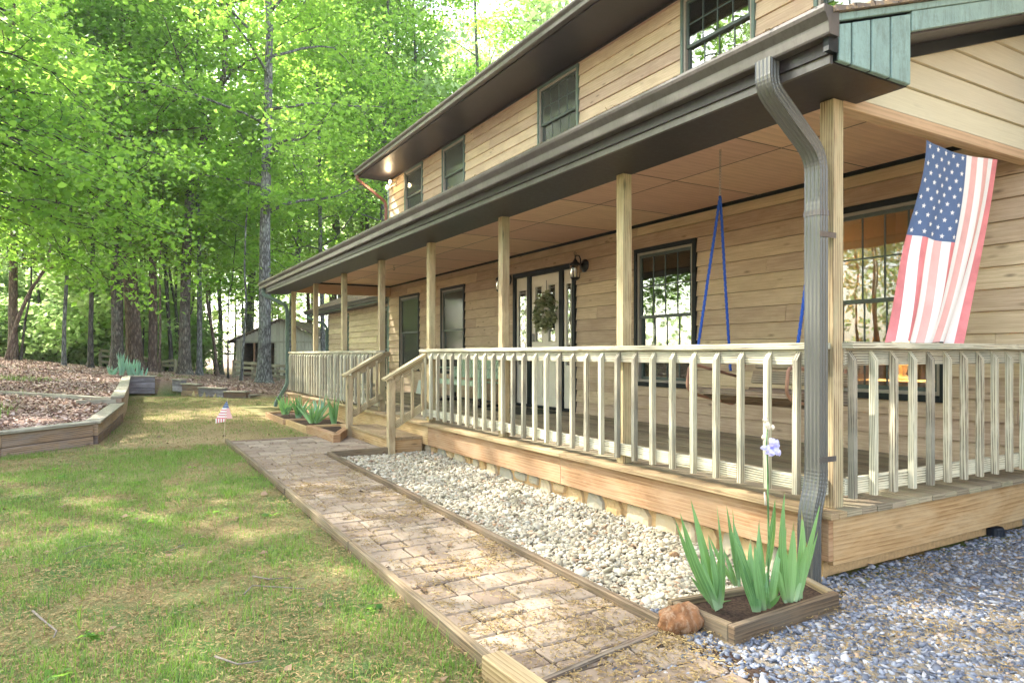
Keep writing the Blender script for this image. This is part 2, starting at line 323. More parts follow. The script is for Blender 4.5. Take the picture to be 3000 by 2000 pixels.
# ------------------------------------------------------------------ mesh builder
class MB:
    def __init__(s): s.v = []; s.f = []; s.uv = []; s.r = []; s.mi = []
    def hexa(s, P, L=None, r=None, mi=0, ends=True, uvs=1.0):
        """P: 8 points, 0-3 bottom ring, 4-7 top ring (same order)."""
        P = [Vector(p) for p in P]; b = len(s.v); s.v += [tuple(p) for p in P]
        ex = (P[1] - P[0]), (P[3] - P[0]), (P[4] - P[0])
        if L is None: L = max(range(3), key=lambda k: ex[k].length)
        d = ex[L].normalized() if ex[L].length > 0 else Vector((0, 0, 1))
        r = random.random() if r is None else r
        ou, ov = random.random() * 20, random.random() * 20
        for q in ((0, 3, 2, 1), (4, 5, 6, 7), (0, 1, 5, 4), (1, 2, 6, 5), (2, 3, 7, 6), (3, 0, 4, 7)):
            n = (P[q[1]] - P[q[0]]).cross(P[q[2]] - P[q[1]])
            if n.length == 0: n = Vector((0, 0, 1))
            n.normalize()
            dd = d if abs(n.dot(d)) < .8 else (P[q[1]] - P[q[0]]).normalized()
            pp = n.cross(dd)
            s.f.append([b + k for k in q]); s.r.append(r); s.mi.append(mi)
            for k in q: s.uv += [(P[k].dot(dd) * uvs + ou), (P[k].dot(pp) * uvs + ov)]
    def box(s, x0, x1, y0, y1, z0, z1, **k):
        s.hexa([(x0, y0, z0), (x1, y0, z0), (x1, y1, z0), (x0, y1, z0), (x0, y0, z1), (x1, y0, z1), (x1, y1, z1), (x0, y1, z1)], **k)
    def bar(s, p, q, w, h, up=(0, 0, 1), **k):
        p, q = Vector(p), Vector(q); d = (q - p).normalized(); up = Vector(up)
        a = d.cross(up); a = a.normalized() if a.length > 1e-4 else Vector((1, 0, 0)); b = a.cross(d).normalized()
        a = a * w / 2; b = b * h / 2
        s.hexa([p - a - b, p + a - b, q + a - b, q - a - b, p - a + b, p + a + b, q + a + b, q - a + b], L=1, **k)
    def poly(s, P, uv=None, r=None, mi=0):
        b = len(s.v); s.v += [tuple(p) for p in P]; s.f.append(list(range(b, b + len(P)))); s.r.append(random.random() if r is None else r); s.mi.append(mi)
        for i, p in enumerate(P):
            s.uv += list(uv[i]) if uv else [p[0] + p[1], p[2]]
    def prism(s, prof, ax, a0, a1, r=None, mi=0, cap=True):
        """closed 2-D profile swept along one axis. ax 'y': prof=(x,z); 'x': prof=(y,z); 'z': prof=(x,y)"""
        def P(u, v, a): return {'y': (u, a, v), 'x': (a, u, v), 'z': (u, v, a)}[ax]
        n = len(prof); b = len(s.v); s.v += [P(u, v, a0) for u, v in prof] + [P(u, v, a1) for u, v in prof]
        r = random.random() if r is None else r; o = random.random() * 9; acc = 0
        for i in range(n):
            j = (i + 1) % n; L = math.dist(prof[i], prof[j])
            s.f.append([b + i, b + j, b + n + j, b + n + i]); s.r.append(r); s.mi.append(mi)
            s.uv += [a0 + o, acc + o, a0 + o, acc + L + o, a1 + o, acc + L + o, a1 + o, acc + o]; acc += L
        if cap:
            for off, order in ((0, range(n)), (n, range(n - 1, -1, -1))):
                s.f.append([b + off + i for i in order]); s.r.append(r); s.mi.append(mi)
                for i in order: s.uv += [prof[i][0] + o, prof[i][1] + o]
    def sweep(s, path, prof, yv=(0, 1, 0), r=None, cap=True, mi=0, crimp=0):
        path = [Vector(p) for p in path]; yv = Vector(yv).normalized(); n = len(prof); base = len(s.v); r = random.random() if r is None else r
        for i, p in enumerate(path):
            t = ((path[min(i + 1, len(path) - 1)] - p).normalized() + (p - path[max(i - 1, 0)]).normalized()).normalized()
            b = t.cross(yv).normalized(); a = b.cross(t).normalized()
            dn = min((path[i] - path[i - 1]).length if i else 9, (path[i + 1] - p).length if i < len(path) - 1 else 9); q = 1 - crimp * (i % 2) * (dn < .03)
            s.v += [tuple(p + a * u * q + b * v * q) for u, v in prof]
        for i in range(len(path) - 1):
            for k in range(n):
                j = (k + 1) % n
                s.f.append([base + i * n + k, base + i * n + j, base + (i + 1) * n + j, base + (i + 1) * n + k]); s.r.append(r); s.mi.append(mi)
                s.uv += [i, k / n, i, (k + 1) / n, i + 1, (k + 1) / n, i + 1, k / n]
        if cap:
            for o, order in ((0, list(range(n))[::-1]), ((len(path) - 1) * n, list(range(n)))):
                s.f.append([base + o + k for k in order]); s.r.append(r); s.mi.append(mi)
                for k in order: s.uv += [prof[k][0], prof[k][1]]
    def tube(s, path, rad, n=8, r=None, mi=0):
        path = [Vector(p) for p in path]; base = len(s.v); r = random.random() if r is None else r
        if not hasattr(rad, '__len__'): rad = [rad] * len(path)
        prev = None
        for i, p in enumerate(path):
            t = (path[min(i + 1, len(path) - 1)] - path[max(i - 1, 0)]).normalized()
            if prev is None: prev = Vector((1, 0, 0)) if abs(t.x) < .8 else Vector((0, 1, 0))
            a = (prev - t * prev.dot(t)).normalized(); prev = a; b = t.cross(a)
            for k in range(n):
                w = 2 * math.pi * k / n; s.v.append(tuple(p + (a * math.cos(w) + b * math.sin(w)) * rad[i]))
        for i in range(len(path) - 1):
            for k in range(n):
                j = (k + 1) % n
                s.f.append([base + i * n + k, base + i * n + j, base + (i + 1) * n + j, base + (i + 1) * n + k]); s.r.append(r); s.mi.append(mi)
                s.uv += [i * .3, k / n, i * .3, (k + 1) / n, i * .3 + .3, (k + 1) / n, i * .3 + .3, k / n]
        for o, order in ((0, list(range(n))[::-1]), ((len(path) - 1) * n, list(range(n)))):
            s.f.append([base + o + k for k in order]); s.r.append(r); s.mi.append(mi)
            for k in order: s.uv += [k / n, 0]
    def lathe(s, c, prof, n=16, axis='z', r=None, mi=0):
        c = Vector(c); base = len(s.v); r = random.random() if r is None else r
        for rr, h in prof:
            for k in range(n):
                w = 2 * math.pi * k / n
                d = (math.cos(w) * rr, math.sin(w) * rr, h) if axis == 'z' else (h, math.cos(w) * rr, math.sin(w) * rr)
                s.v.append(tuple(c + Vector(d)))
        for i in range(len(prof) - 1):
            for k in range(n):
                j = (k + 1) % n
                s.f.append([base + i * n + k, base + i * n + j, base + (i + 1) * n + j, base + (i + 1) * n + k]); s.r.append(r); s.mi.append(mi)
                s.uv += [0, 0, 1, 0, 1, 1, 0, 1]
    def build(s, name, mat, parent=None, bevel=0.0, smooth=False, loc=None):
        me = bpy.data.meshes.new(name)
        me.from_pydata(s.v, [], s.f)
        l = me.uv_layers.new(name='UVMap'); l.data.foreach_set('uv', np.array(s.uv, dtype=np.float32))
        at = me.attributes.new('rnd', 'FLOAT', 'FACE'); at.data.foreach_set('value', np.array(s.r, dtype=np.float32))
        mats = mat if isinstance(mat, (list, tuple)) else [mat]
        for m in mats: me.materials.append(m)
        if len(mats) > 1: me.polygons.foreach_set('material_index', s.mi)
        if smooth: me.polygons.foreach_set('use_smooth', [True] * len(me.polygons))
        me.update()
        o = bpy.data.objects.new(name, me); col.objects.link(o)
        if loc is not None:
            o.location = loc
        if parent: o.parent = parent
        if bevel:
            m = o.modifiers.new('Bevel', 'BEVEL'); m.width = bevel; m.segments = 1; m.limit_method = 'ANGLE'; m.angle_limit = R(40)
        return o

def np_mesh(name, V, Fq, mat, parent=None, rnd=None, smooth=False, link=True):
    """V (n,3), Fq (m,k) quads/tris with numpy"""
    me = bpy.data.meshes.new(name); k = Fq.shape[1]
    me.vertices.add(len(V)); me.vertices.foreach_set('co', V.astype(np.float32).ravel())
    me.loops.add(Fq.size); me.loops.foreach_set('vertex_index', Fq.astype(np.int32).ravel())
    me.polygons.add(len(Fq)); me.polygons.foreach_set('loop_start', np.arange(0, Fq.size, k, dtype=np.int32))
    if smooth: me.polygons.foreach_set('use_smooth', np.ones(len(Fq), dtype=bool))
    if rnd is not None:
        at = me.attributes.new('rnd', 'FLOAT', 'FACE'); at.data.foreach_set('value', rnd.astype(np.float32))
    me.materials.append(mat); me.update(calc_edges=True)
    if not link: return me
    o = bpy.data.objects.new(name, me); col.objects.link(o)
    if parent: o.parent = parent
    return o

# ------------------------------------------------------------------ terrain
WALL = [(-6.5, 5.4), (-1.19, 10.05), (-.26, 10.78), (.05, 14.2), (.16, 16.9), (.29, 22.8), (.99, 22.77), (1.51, 22.47), (2.07, 21.47), (2.62, 20.5), (3.13, 19.9), (4.04, 19.9)]
wx = np.array([p[0] for p in WALL]); wy = np.array([p[1] for p in WALL])
def lawn_z(x, y): return -.06 * np.clip((8.5 - y) / 6.0, 0, 1.5)
def hill_z(x, y):
    a = .27 + .024 * np.clip(y - 11, 0, 12)
    k = .12 * np.clip((y - 9) / 20, .15, 1)
    left = a + np.clip(-x, 0, 9) * k
    rise = np.clip((y - 21) / 3, 0, 1)
    right = np.where(x > 0, -.085 * np.clip(x, 0, 10), 0)
    h = left + right * 1.0
    far = np.clip((y - 36) / 40, 0, 1)
    return h * (1 - far * .8) - far * .6
def in_lawn(x, y, pad=0.0):
    """true inside the lawn level"""
    xw = np.interp(y, [5.4, 10.05, 10.78, 14.2, 16.9, 22.8], [-6.5, -1.19, -.26, .05, .16, .29]) - pad
    yb = np.interp(x, [.29, .99, 1.51, 2.07, 2.62, 3.13, 4.04, 7], [22.8, 22.77, 22.47, 21.47, 20.5, 19.9, 19.6, 19.6]) + pad
    return (x > xw) & (y < yb) & ((y < 22.85 + pad))
def ground_z(x, y):
    x = np.asarray(x, float); y = np.asarray(y, float)
    il = in_lawn(x, y, .10)
    h = hill_z(x, y)
    lip = np.interp(x, [.9, 1.55, 2.1, 2.62, 3.2, 4.2], [.56, .45, .34, .24, .16, .05])
    d = np.clip((y - np.interp(x, [.29, .99, 1.51, 2.07, 2.62, 3.13, 4.04, 7], [22.8, 22.77, 22.47, 21.47, 20.5, 19.9, 19.6, 19.6])) / 4.0, 0, 1)
    h2 = np.where((x > .9) & (y > 19) & (y < 30), np.minimum(h, lip * (1 - d) + h * d), h)
    h2 = np.where((x > 4.0) & (y > 15), hill_z(x, y) * np.clip((y - 19) / 6, 0, 1), h2)
    return np.where(il, lawn_z(x, y), h2)
def gz(x, y): return float(ground_z(x, y))

def axis(lo, hi, dlo, dhi, step, growth=1.18):
    a = list(np.arange(dlo, dhi + 1e-6, step)); s = step
    while a[-1] < hi: s *= growth; a.append(a[-1] + s)
    s = step
    while a[0] > lo: s *= growth; a.insert(0, a[0] - s)
    return np.array(a)
gx = axis(-160, 160, -7, 8, .12); gy = axis(-60, 260, 0, 26, .14)
GX, GY = np.meshgrid(gx, gy)
GZ = ground_z(GX, GY)
nz = np.array([[mn.noise(Vector((x * .7, y * .7, 0))) * .5 + mn.noise(Vector((x * 3, y * 3, 5))) * .25 for x in gx] for y in gy])
hillm = ~in_lawn(GX, GY, .1)
GZ = GZ + nz * np.where(hillm, .07, .015) * np.where((GX > 1.2) & (GY < 9), .3, 1)
GZ = np.where((GX > 3.2) & (GX < 12) & (GY > 2.6) & (GY < 16.1), GZ - .25, GZ)
GZ = np.where((GX > 1.36) & (GX < 3.5) & (GY > 2.3) & (GY < 8.4), GZ - .2, GZ)
GZ = np.where((GX > 1.36) & (GX < 3.1) & (GY > .9) & (GY < 10.05) & ((GX < 2.1) | (GY > 8)), GZ - .08, GZ)
V = np.stack([GX, GY, GZ], -1).reshape(-1, 3); nx, ny = len(gx), len(gy)
ii = np.arange(nx * ny).reshape(ny, nx)
Fq = np.stack([ii[:-1, :-1], ii[:-1, 1:], ii[1:, 1:], ii[1:, :-1]], -1).reshape(-1, 4)
g = np_mesh('ground', V, Fq, M['ground'], smooth=True)
tag(g, 'sloping ground of thin lawn and leaf covered woodland floor', kind='structure')
vx, vy = V[:, 0], V[:, 1]
nn = nz.reshape(-1)
zleaf = np.where(hillm.reshape(-1), np.clip(1.0 + nn * .4, 0, 1), 0)
zleaf = np.where((vx > 4) & (vy > 15), np.clip((vy - 18) / 3, 0, 1), zleaf)
zgrav = np.clip((vx - 1.4) / .2, 0, 1) * (vy < 2.38)
zdry = np.clip(1 - np.abs(vx - 1.2) / 3.0, 0, 1) * np.clip((vy - 7) / 4, 0, 1) * np.clip((20 - vy) / 6, 0, 1) * .85 + np.clip(nn * 1.2, 0, .5)
ca = g.data.color_attributes.new('zone', 'FLOAT_COLOR', 'POINT')
ca.data.foreach_set('color', np.stack([zleaf, zgrav, np.clip(zdry, 0, 1), np.ones_like(vx)], -1).astype(np.float32).ravel())

# ------------------------------------------------------------------ house
house = empty('house', (5.9, 9, 0), 'two storey timber house with tan lapped siding and dark trim behind the porch', 'house')
house_inv = Matrix.Translation((-5.9, -9, 0))
def under(o, parent, loc):
    """keep world coordinates of a mesh whose parent empty stands at loc"""
    o.location = Vector(o.location) - Vector(loc); return o
HL = (5.9, 9, 0)
LOW = [(14.28, 15.50, .84, 2.60), (11.97, 13.10, .82, 2.59), (8.25, 10.06, .36, 2.57), (5.83, 6.93, .81, 2.58), (3.04, 4.12, .82, 2.58)]
UPP = [(14.08, 15.16, 4.25, 5.49), (11.97, 13.03, 4.25, 5.49), (8.18, 9.30, 4.25, 5.49), (4.98, 6.08, 4.25, 5.49), (3.15, 4.27, 4.25, 5.49)]
HY0, HY1 = -1.6, 16.25
def siding(mb, xf, y0, y1, z0, z1, expo, openings, out=-1, t0=.026, t1=.006, back=.02):
    z = z0; row = 0
    while z < z1 - 1e-4:
        zt = min(z + expo, z1)
        br = sorted({z, zt} | {o[k] for o in openings for k in (2, 3) if z < o[k] < zt})
        joints = [random.uniform(y0, y1) for _ in range(int((y1 - y0) / 4.5) + 1)]; rr = [random.random() for _ in range(30)]
        ou = random.random() * 10
        for a, b in zip(br[:-1], br[1:]):
            segs = [(y0, y1)]
            for o in openings:
                if o[2] < b - 1e-4 and o[3] > a + 1e-4:
                    ns = []
                    for s0, s1 in segs:
                        if o[0] > s0: ns.append((s0, min(s1, o[0])))
                        if o[1] < s1: ns.append((max(s0, o[1]), s1))
                        if o[0] >= s1 or o[1] <= s0: pass
                    segs = [q for q in ns if q[1] - q[0] > .005]
            cut = []
            for s0, s1 in segs:
                js = sorted(j for j in joints if s0 + .3 < j < s1 - .3); e = [s0] + js + [s1]
                cut += [(e[i] + (.0015 if i else 0), e[i + 1] - (.0015 if i < len(e) - 2 else 0)) for i in range(len(e) - 1)]
            f = lambda zz: t0 + (t1 - t0) * (zz - z) / expo
            za_ = a + (.0045 if abs(a - z) < 1e-6 else 0)
            for s0, s1 in cut:
                xa, xb = xf + out * f(a), xf + out * f(b); xk = xf - out * back
                mb.hexa([(xa, s0, za_), (xk, s0, za_), (xk, s1, za_), (xa, s1, za_), (xb, s0, b), (xk, s0, b), (xk, s1, b), (xb, s1, b)], L=1, r=rr[int(s0 * 1.7) % 30])
        z = zt; row += 1
mb = MB(); siding(mb, 5.9, HY0, HY1, .345, 2.93, .172, LOW)
under(mb.build('lower_wall', M['siding'], house), house, HL)
mb = MB(); siding(mb, 5.9, HY0, HY1, 3.70, 5.53, .178, UPP)
under(mb.build('upper_wall', M['siding'], house), house, HL)
mb = MB(); mb.box(5.95, 9.9, HY0, HY0 + .02, .3, 5.5); mb.box(5.95, 9.9, HY1 - .02, HY1 - .001, .3, 5.5); mb.box(9.88, 9.9, HY0 + .02, HY1 - .02, .3, 5.5)
mb.box(5.93, 9.88, HY0 + .02, HY1 - .02, .30, .33); mb.box(5.93, 9.88, HY0 + .02, HY1 - .02, 2.95, 3.6)
mb.box(8.3, 8.34, HY0 + .02, HY1 - .03, .33, 2.95); mb.box(6.4, 6.42, HY0 + .02, HY1 - .03, 3.6, 5.5)
mb.box(5.95, 8.3, 7.5, 7.56, .33, 2.95); mb.box(5.95, 8.3, 4.9, 4.96, .33, 2.95)
under(mb.build('interior_wall', M['interior'], house), house, HL)
mb = MB(); mb.box(5.93, 9.88, HY0 + .01, HY1 - .01, 5.50, 5.56)
under(mb.build('attic_floor', M['darkroom'], house), house, HL)
mb = MB(); mb.box(5.88, 6.0, HY0, HY1, -.35, .345)
under(mb.build('foundation', M['concrete'], house), house, HL)
# corner trim, frieze
mb = MB(); mb.box(5.868, 5.95, HY1 + .001, HY1 + .05, 0, 5.53)
under(mb.build('corner_trim', M['green'], house, bevel=.002), house, HL)
mb = MB(); mb.box(5.862, 5.898, HY0, HY1, 5.495, 5.53)
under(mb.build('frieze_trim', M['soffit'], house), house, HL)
# upper eave
mb = MB(); mb.box(5.12, 5.88, HY0 - .3, HY1 + .02, 5.531, 5.55)
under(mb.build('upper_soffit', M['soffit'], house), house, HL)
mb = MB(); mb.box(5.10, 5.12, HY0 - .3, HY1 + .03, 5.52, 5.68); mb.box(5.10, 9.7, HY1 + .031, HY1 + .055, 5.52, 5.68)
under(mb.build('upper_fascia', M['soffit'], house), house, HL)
def gutter_prof(x, z, h=.125, d=.12):
    # K-style, open top, thin wall; x = back, z = top
    o = [(x, z), (x, z - h), (x - d * .62, z - h), (x - d * .66, z - h * .93), (x - d * .72, z - h * .55), (x - d * .95, z - h * .25), (x - d, z - h * .12), (x - d, z), (x - d + .012, z), (x - d + .012, z - .006), (x - d + .004, z - .006)]
    inn = [(x - d * .9, z - h * .3), (x - d * .67, z - h * .58), (x - d * .6, z - h + .004), (x - .003, z - h + .004), (x - .003, z)]
    return o + inn
mb = MB(); mb.prism(gutter_prof(5.098, 5.67), 'y', HY0 - .3, HY1 + .04)
under(mb.build('upper_gutter', M['gutter'], house), house, HL)
def roof(name, parent, loc, x0, z0, x1, z1, y0, y1, th=.03):
    mb = MB(); L = math.hypot(x1 - x0, z1 - z0); n = max(1, int(L / .14)); rowr = random.random()
    for i in range(n):
        a, b = i / n, (i + 1) / n
        p = lambda t, e: (x0 + (x1 - x0) * t, z0 + (z1 - z0) * t + e)
        xa, za = p(a, th); xb, zb = p(b, th * .55); _, zl = p(a, 0); _, zm = p(b, 0)
        k = len(mb.v)
        jit = [random.uniform(-.004, .004) for _ in range(2)]
        mb.hexa([(xa, y0, zl), (xb, y0, zm), (xb, y1, zm), (xa, y1, zl), (xa, y0, za), (xb, y0, zb), (xb, y1, zb), (xa, y1, za)], L=1)
    return under(mb.build(name, M['shingle'], parent), parent, loc)
roof('upper_roof', house, HL, 5.03, 5.675, 9.2, 7.76, HY0 - .35, HY1 + .07)
roof('upper_roof', house, HL, 13.4, 5.675, 9.2, 7.76, HY0 - .35, HY1 + .07)

def window(parent, loc, y0, y1, z0, z1, X=5.9, trim='black', screen=False, muntin=True, tw=.055, curtain=None):
    mb = MB(); xo = X - .042
    mb.box(xo, X + .02, y0, y0 + tw, z0, z1, r=.5); mb.box(xo, X + .02, y1 - tw, y1, z0, z1, r=.5)
    mb.box(xo + .001, X + .02, y0 + tw, y1 - tw, z1 - tw, z1, r=.5); mb.box(xo + .001, X + .02, y0 + tw, y1 - tw, z0, z0 + tw, r=.5)
    w = under(mb.build('window', M[trim], parent, bevel=.003), parent, loc); L2 = Vector(loc)
    def sub(m, name, mat, bev=0):
        o = m.build(name, mat, w, bevel=bev); o.location = (0, 0, 0); return o
    a0, a1, c0, c1 = y0 + tw, y1 - tw, z0 + tw, z1 - tw
    m = MB(); fw = .03
    for q in ((a0, a0 + fw, c0, c1), (a1 - fw, a1, c0, c1), (a0 + fw, a1 - fw, c1 - fw, c1), (a0 + fw, a1 - fw, c0, c0 + fw)): m.box(X - .025, X + .04, *q, r=.5)
    sub(m, 'frame', M['winframe'], .002)
    a0 += fw; a1 -= fw; c0 += fw; c1 -= fw; cm = (c0 + c1) / 2; sw = .035
    for (p0, p1, dx) in ((cm - .015, c1, 0.0), (c0, cm + .018, .028)):
        m = MB(); xs = X - .008 + dx
        for q in ((a0, a0 + sw, p0, p1), (a1 - sw, a1, p0, p1), (a0 + sw, a1 - sw, p1 - sw, p1), (a0 + sw, a1 - sw, p0, p0 + sw)): m.box(xs, xs + .026, *q, r=.5)
        if muntin:
            for k in (1, 2, 3): yy = a0 + sw + (a1 - a0 - 2 * sw) * k / 4; m.box(xs + .008, xs + .018, yy - .007, yy + .007, p0 + sw, p1 - sw, r=.3)
            zz = (p0 + p1) / 2; m.box(xs + .009, xs + .017, a0 + sw, a1 - sw, zz - .007, zz + .007, r=.3)
        sub(m, 'sash', M['sash'])
        m = MB(); m.box(xs + .011, xs + .015, a0 + sw - .004, a1 - sw + .004, p0 + sw - .004, p1 - sw + .004)
        sub(m, 'pane', M['glass_screen' if screen else 'glass'])
    return w
for i, (a, b, c, d) in enumerate(LOW):
    if i == 2: continue
    w = window(house, HL, a - .0, b + .0, c, d, screen=(i in (0, 1)), muntin=(i > 1), trim='black')
for i, (a, b, c, d) in enumerate(UPP):
    window(house, HL, a, b, c, d, trim='fascia', screen=(i < 3), muntin=(i > 1), tw=.04)

# front door with sidelights
DY0, DY1, DZ0, DZ1 = 8.25, 10.06, .36, 2.57
mb = MB()
for a, b in ((DY0, DY0 + .075), (DY1 - .075, DY1)): mb.box(5.845, 5.96, a, b, DZ0, DZ1, r=.4)
mb.box(5.846, 5.96, DY0 + .075, DY1 - .075, DZ1 - .075, DZ1, r=.4); mb.box(5.83, 5.96, DY0 + .076, DY1 - .076, DZ0, DZ0 + .035, r=.4)
D0, D1 = 8.68, 9.50
for a, b in ((D0 - .11, D0 - .005), (D1 + .005, D1 + .11)): mb.box(5.855, 5.95, a, b, DZ0 + .036, DZ1 - .076, r=.4)
under(mb.build('door_frame', M['black'], house, bevel=.004), house, HL)
def leaded(m, y0, y1, z0, z1, x):
    w = .006; n = y1 - y0; cy = (y0 + y1) / 2
    for yy in (y0 + n * .15, y1 - n * .15): m.box(x - .003, x + .001, yy - w / 2, yy + w / 2, z0, z1)
    for zz in (z0 + .04, z1 - .04): m.box(x - .004, x, y0, y1, zz - w / 2, zz + w / 2)
    for zc in (z0 + (z1 - z0) * .25, z0 + (z1 - z0) * .5, z0 + (z1 - z0) * .75):
        h = .11
        for s1 in (-1, 1):
            for s2 in (-1, 1): m.bar((x - .002, cy, zc + s2 * h), (x - .002, cy + s1 * n * .35, zc), .005, .005, (1, 0, 0))
mb = MB(); X0, X1 = 5.885, 5.92; zb, zt = DZ0 + .04, 2.485
gl = [(8.80, 8.995, 1.42, 2.30), (9.185, 9.38, 1.42, 2.30)]
# door slab with two glazed openings
mb.box(X0, X1, D0, D1, zb, 1.42, r=.5); mb.box(X0, X1, D0, D1, 2.30, zt, r=.5)
mb.box(X0, X1, D0, 8.80, 1.42, 2.30, r=.5); mb.box(X0, X1, 8.995, 9.185, 1.42, 2.30, r=.5); mb.box(X0, X1, 9.38, D1, 1.42, 2.30, r=.5)
for (a, b, c, d) in gl + [(8.80, 8.995, .55, 1.22), (9.185, 9.38, .55, 1.22)]:
    t = .022
    for q in ((a - t, a, c - t, d + t), (b, b + t, c - t, d + t), (a, b, c - t, c), (a, b, d, d + t)): mb.box(X0 - .012, X0 + .003, *q, r=.5)
door = under(mb.build('front_door', M['cream'], house, bevel=.002), house, HL)
m = MB()
for q in gl: m.box(X0 + .012, X0 + .016, *q)
m.build('door_glass', M['glass'], door).location = (0, 0, 0)
m = MB()
for q in gl: leaded(m, *q, X0 + .010)
m.build('leaded_cames', M['lead'], door).location = (0, 0, 0)
m = MB(); m.lathe((X0 - .001, 9.43, 1.29), [(0, -.075), (.02, -.07), (.03, -.05), (.022, -.03), (.012, -.012), (.03, -.008), (.03, 0)], 14, 'x')
m.build('door_handle', M['brass'], door).location = (0, 0, 0)
m = MB(); m.box(X0 - .025, X0 - .001, 9.395, 9.465, 1.42, 1.55); m.build('keypad', M['iron'], door, bevel=.006).location = (0, 0, 0)
for (a, b) in ((DY0 + .077, D0 - .112), (D1 + .112, DY1 - .077)):
    mb = MB(); c, d = DZ0 + .04, DZ1 - .078; g0, g1 = a + .06, b - .055
    gg = (g0, g1, 1.05, 2.28)
    mb.box(X0, X1, a, b, c, gg[2], r=.5); mb.box(X0, X1, a, b, gg[3], d, r=.5); mb.box(X0, X1, a, g0, gg[2], gg[3], r=.5); mb.box(X0, X1, g1, b, gg[2], gg[3], r=.5)
    sl = under(mb.build('sidelight', M['cream'], house, bevel=.002), house, HL)
    m = MB(); m.box(X0 + .012, X0 + .016, *gg); m.build('sidelight_glass', M['glass'], sl).location = (0, 0, 0)
    m = MB(); leaded(m, *gg, X0 + .010); m.build('leaded_cames', M['lead'], sl).location = (0, 0, 0)
# upper downspout elbow at far eave corner
def dsprof(w, d, ribs=4):
    P = []; e = .0035
    def side(p, q, n):
        out = []; 
        for i in range(n * 4):
            t = i / (n * 4); off = (0, 0, 1, 1)[i % 4] * e if 0 < i else 0
            nx_, ny_ = (q[1] - p[1]), -(q[0] - p[0]); L = math.hypot(nx_, ny_)
            out.append((p[0] + (q[0] - p[0]) * t - nx_ / L * off, p[1] + (q[1] - p[1]) * t - ny_ / L * off))
        return out
    c = [(-w / 2, -d / 2), (w / 2, -d / 2), (w / 2, d / 2), (-w / 2, d / 2)]
    return side(c[0], c[1], ribs) + side(c[1], c[2], 3) + side(c[2], c[3], ribs) + side(c[3], c[0], 3)
def bend(p0, corners, rad=.08, seg=5):
    """round a polyline"""
    P = [Vector(c) for c in corners]; out = [P[0]]
    for i in range(1, len(P) - 1):
        a, b, c = P[i - 1], P[i], P[i + 1]; r1 = min(rad, (a - b).length * .45, (c - b).length * .45)
        s, e = b + (a - b).normalized() * r1, b + (c - b).normalized() * r1
        for k in range(seg + 1):
            t = k / seg; out.append(s * (1 - t) ** 2 + b * 2 * t * (1 - t) + e * t * t)
    out.append(P[-1]); return out
DS = dsprof(.085, .068)
mb = MB(); mb.sweep(bend(0, [(5.05, 16.19, 5.545), (5.05, 16.19, 5.46), (5.80, 16.32, 5.02), (5.83, 16.33, 4.9), (5.83, 16.33, 3.4)], .1), dsprof(.07, .055))
under(mb.build('upper_downspout', mat_plain('red_brown_metal', (.20, .09, .07), .3, .6, .3), house), house, HL)
# flood lights
fl = empty('floodlight', (5.86, 15.75, 5.33), 'lit twin floodlight under the far end of the upper eave', 'light')
FLX = Vector((5.86, 15.75, 5.33))
m = MB(); m.lathe((0, 0, 0), [(0, -.03), (.05, -.028), (.055, 0)], 14, 'x'); m.build('wall_plate', M['cream'], fl)
for dy, dz in ((-.10, .02), (.12, -.06)):
    m = MB(); m.tube([(-.02, 0, 0), (-.07, dy * .6, dz * .6), (-.11, dy, dz)], .012); m.build('arm', M['cream'], fl)
    m = MB(); m.lathe((-.11, dy, dz), [(.03, .03), (.045, 0), (.06, -.05), (.055, -.06)], 14, 'x'); h = m.build('lamp_head', M['cream'], fl, smooth=True)
    m = MB(); m.lathe((-.11, dy, dz), [(.054, -.058), (.03, -.07), (0, -.072)], 14, 'x'); b = m.build('bulb', M['bulb'], h)
pl = bpy.data.lights.new('floodlight_bulb', 'POINT'); pl.energy = 2.2; pl.color = (1, .72, .4); pl.shadow_soft_size = .05
po = bpy.data.objects.new('floodlight_bulb', pl); col.objects.link(po); po.parent = fl; po.location = (-.22, -.1, .0)

# ------------------------------------------------------------------ wing
WL = (6.3, 20, 0)
wing = empty('garage_wing', WL, 'low tan sided wing with a needle strewn shingle roof past the far porch end', 'building')
WW = [(20.98, 21.41, .5, 2.49), (17.41, 17.93, .2, 2.49)]
mb = MB(); siding(mb, 6.3, 16.31, 23.3, 0, 2.57, .172, WW); under(mb.build('wall', M['siding'], wing), wing, WL)
mb = MB(); mb.box(6.35, 12, 23.28, 23.3, 0, 2.6);  mb.hexa([(6.3, 23.301, 2.55), (12, 23.301, 2.55), (12, 23.32, 2.55), (6.3, 23.32, 2.55), (9.1, 23.301, 3.9), (9.2, 23.301, 3.9), (9.2, 23.32, 3.9), (9.1, 23.32, 3.9)])
under(mb.build('end_wall', M['siding'], wing), wing, WL)
for a, b, c, d in WW: window(wing, WL, a, b, c, d, X=6.3, trim='fascia', screen=True, muntin=False, tw=.04)
mb = MB(); mb.box(5.86, 6.28, 16.31, 24.5, 2.571, 2.59); under(mb.build('soffit', M['soffit'], wing), wing, WL)
mb = MB(); mb.box(5.84, 5.86, 16.31, 24.52, 2.56, 2.72); mb.box(6.26, 6.30, 23.302, 23.34, 0, 2.56); under(mb.build('fascia', M['fascia'], wing), wing, WL)
mb = MB(); mb.prism(gutter_prof(5.838, 2.71, .11, .11), 'y', 16.31, 24.6); under(mb.build('gutter', M['gutter'], wing), wing, WL)
roof('roof', wing, WL, 5.78, 2.72, 9.2, 4.16, 16.31, 24.6); roof('roof', wing, WL, 12.6, 2.72, 9.2, 4.16, 16.31, 24.6)
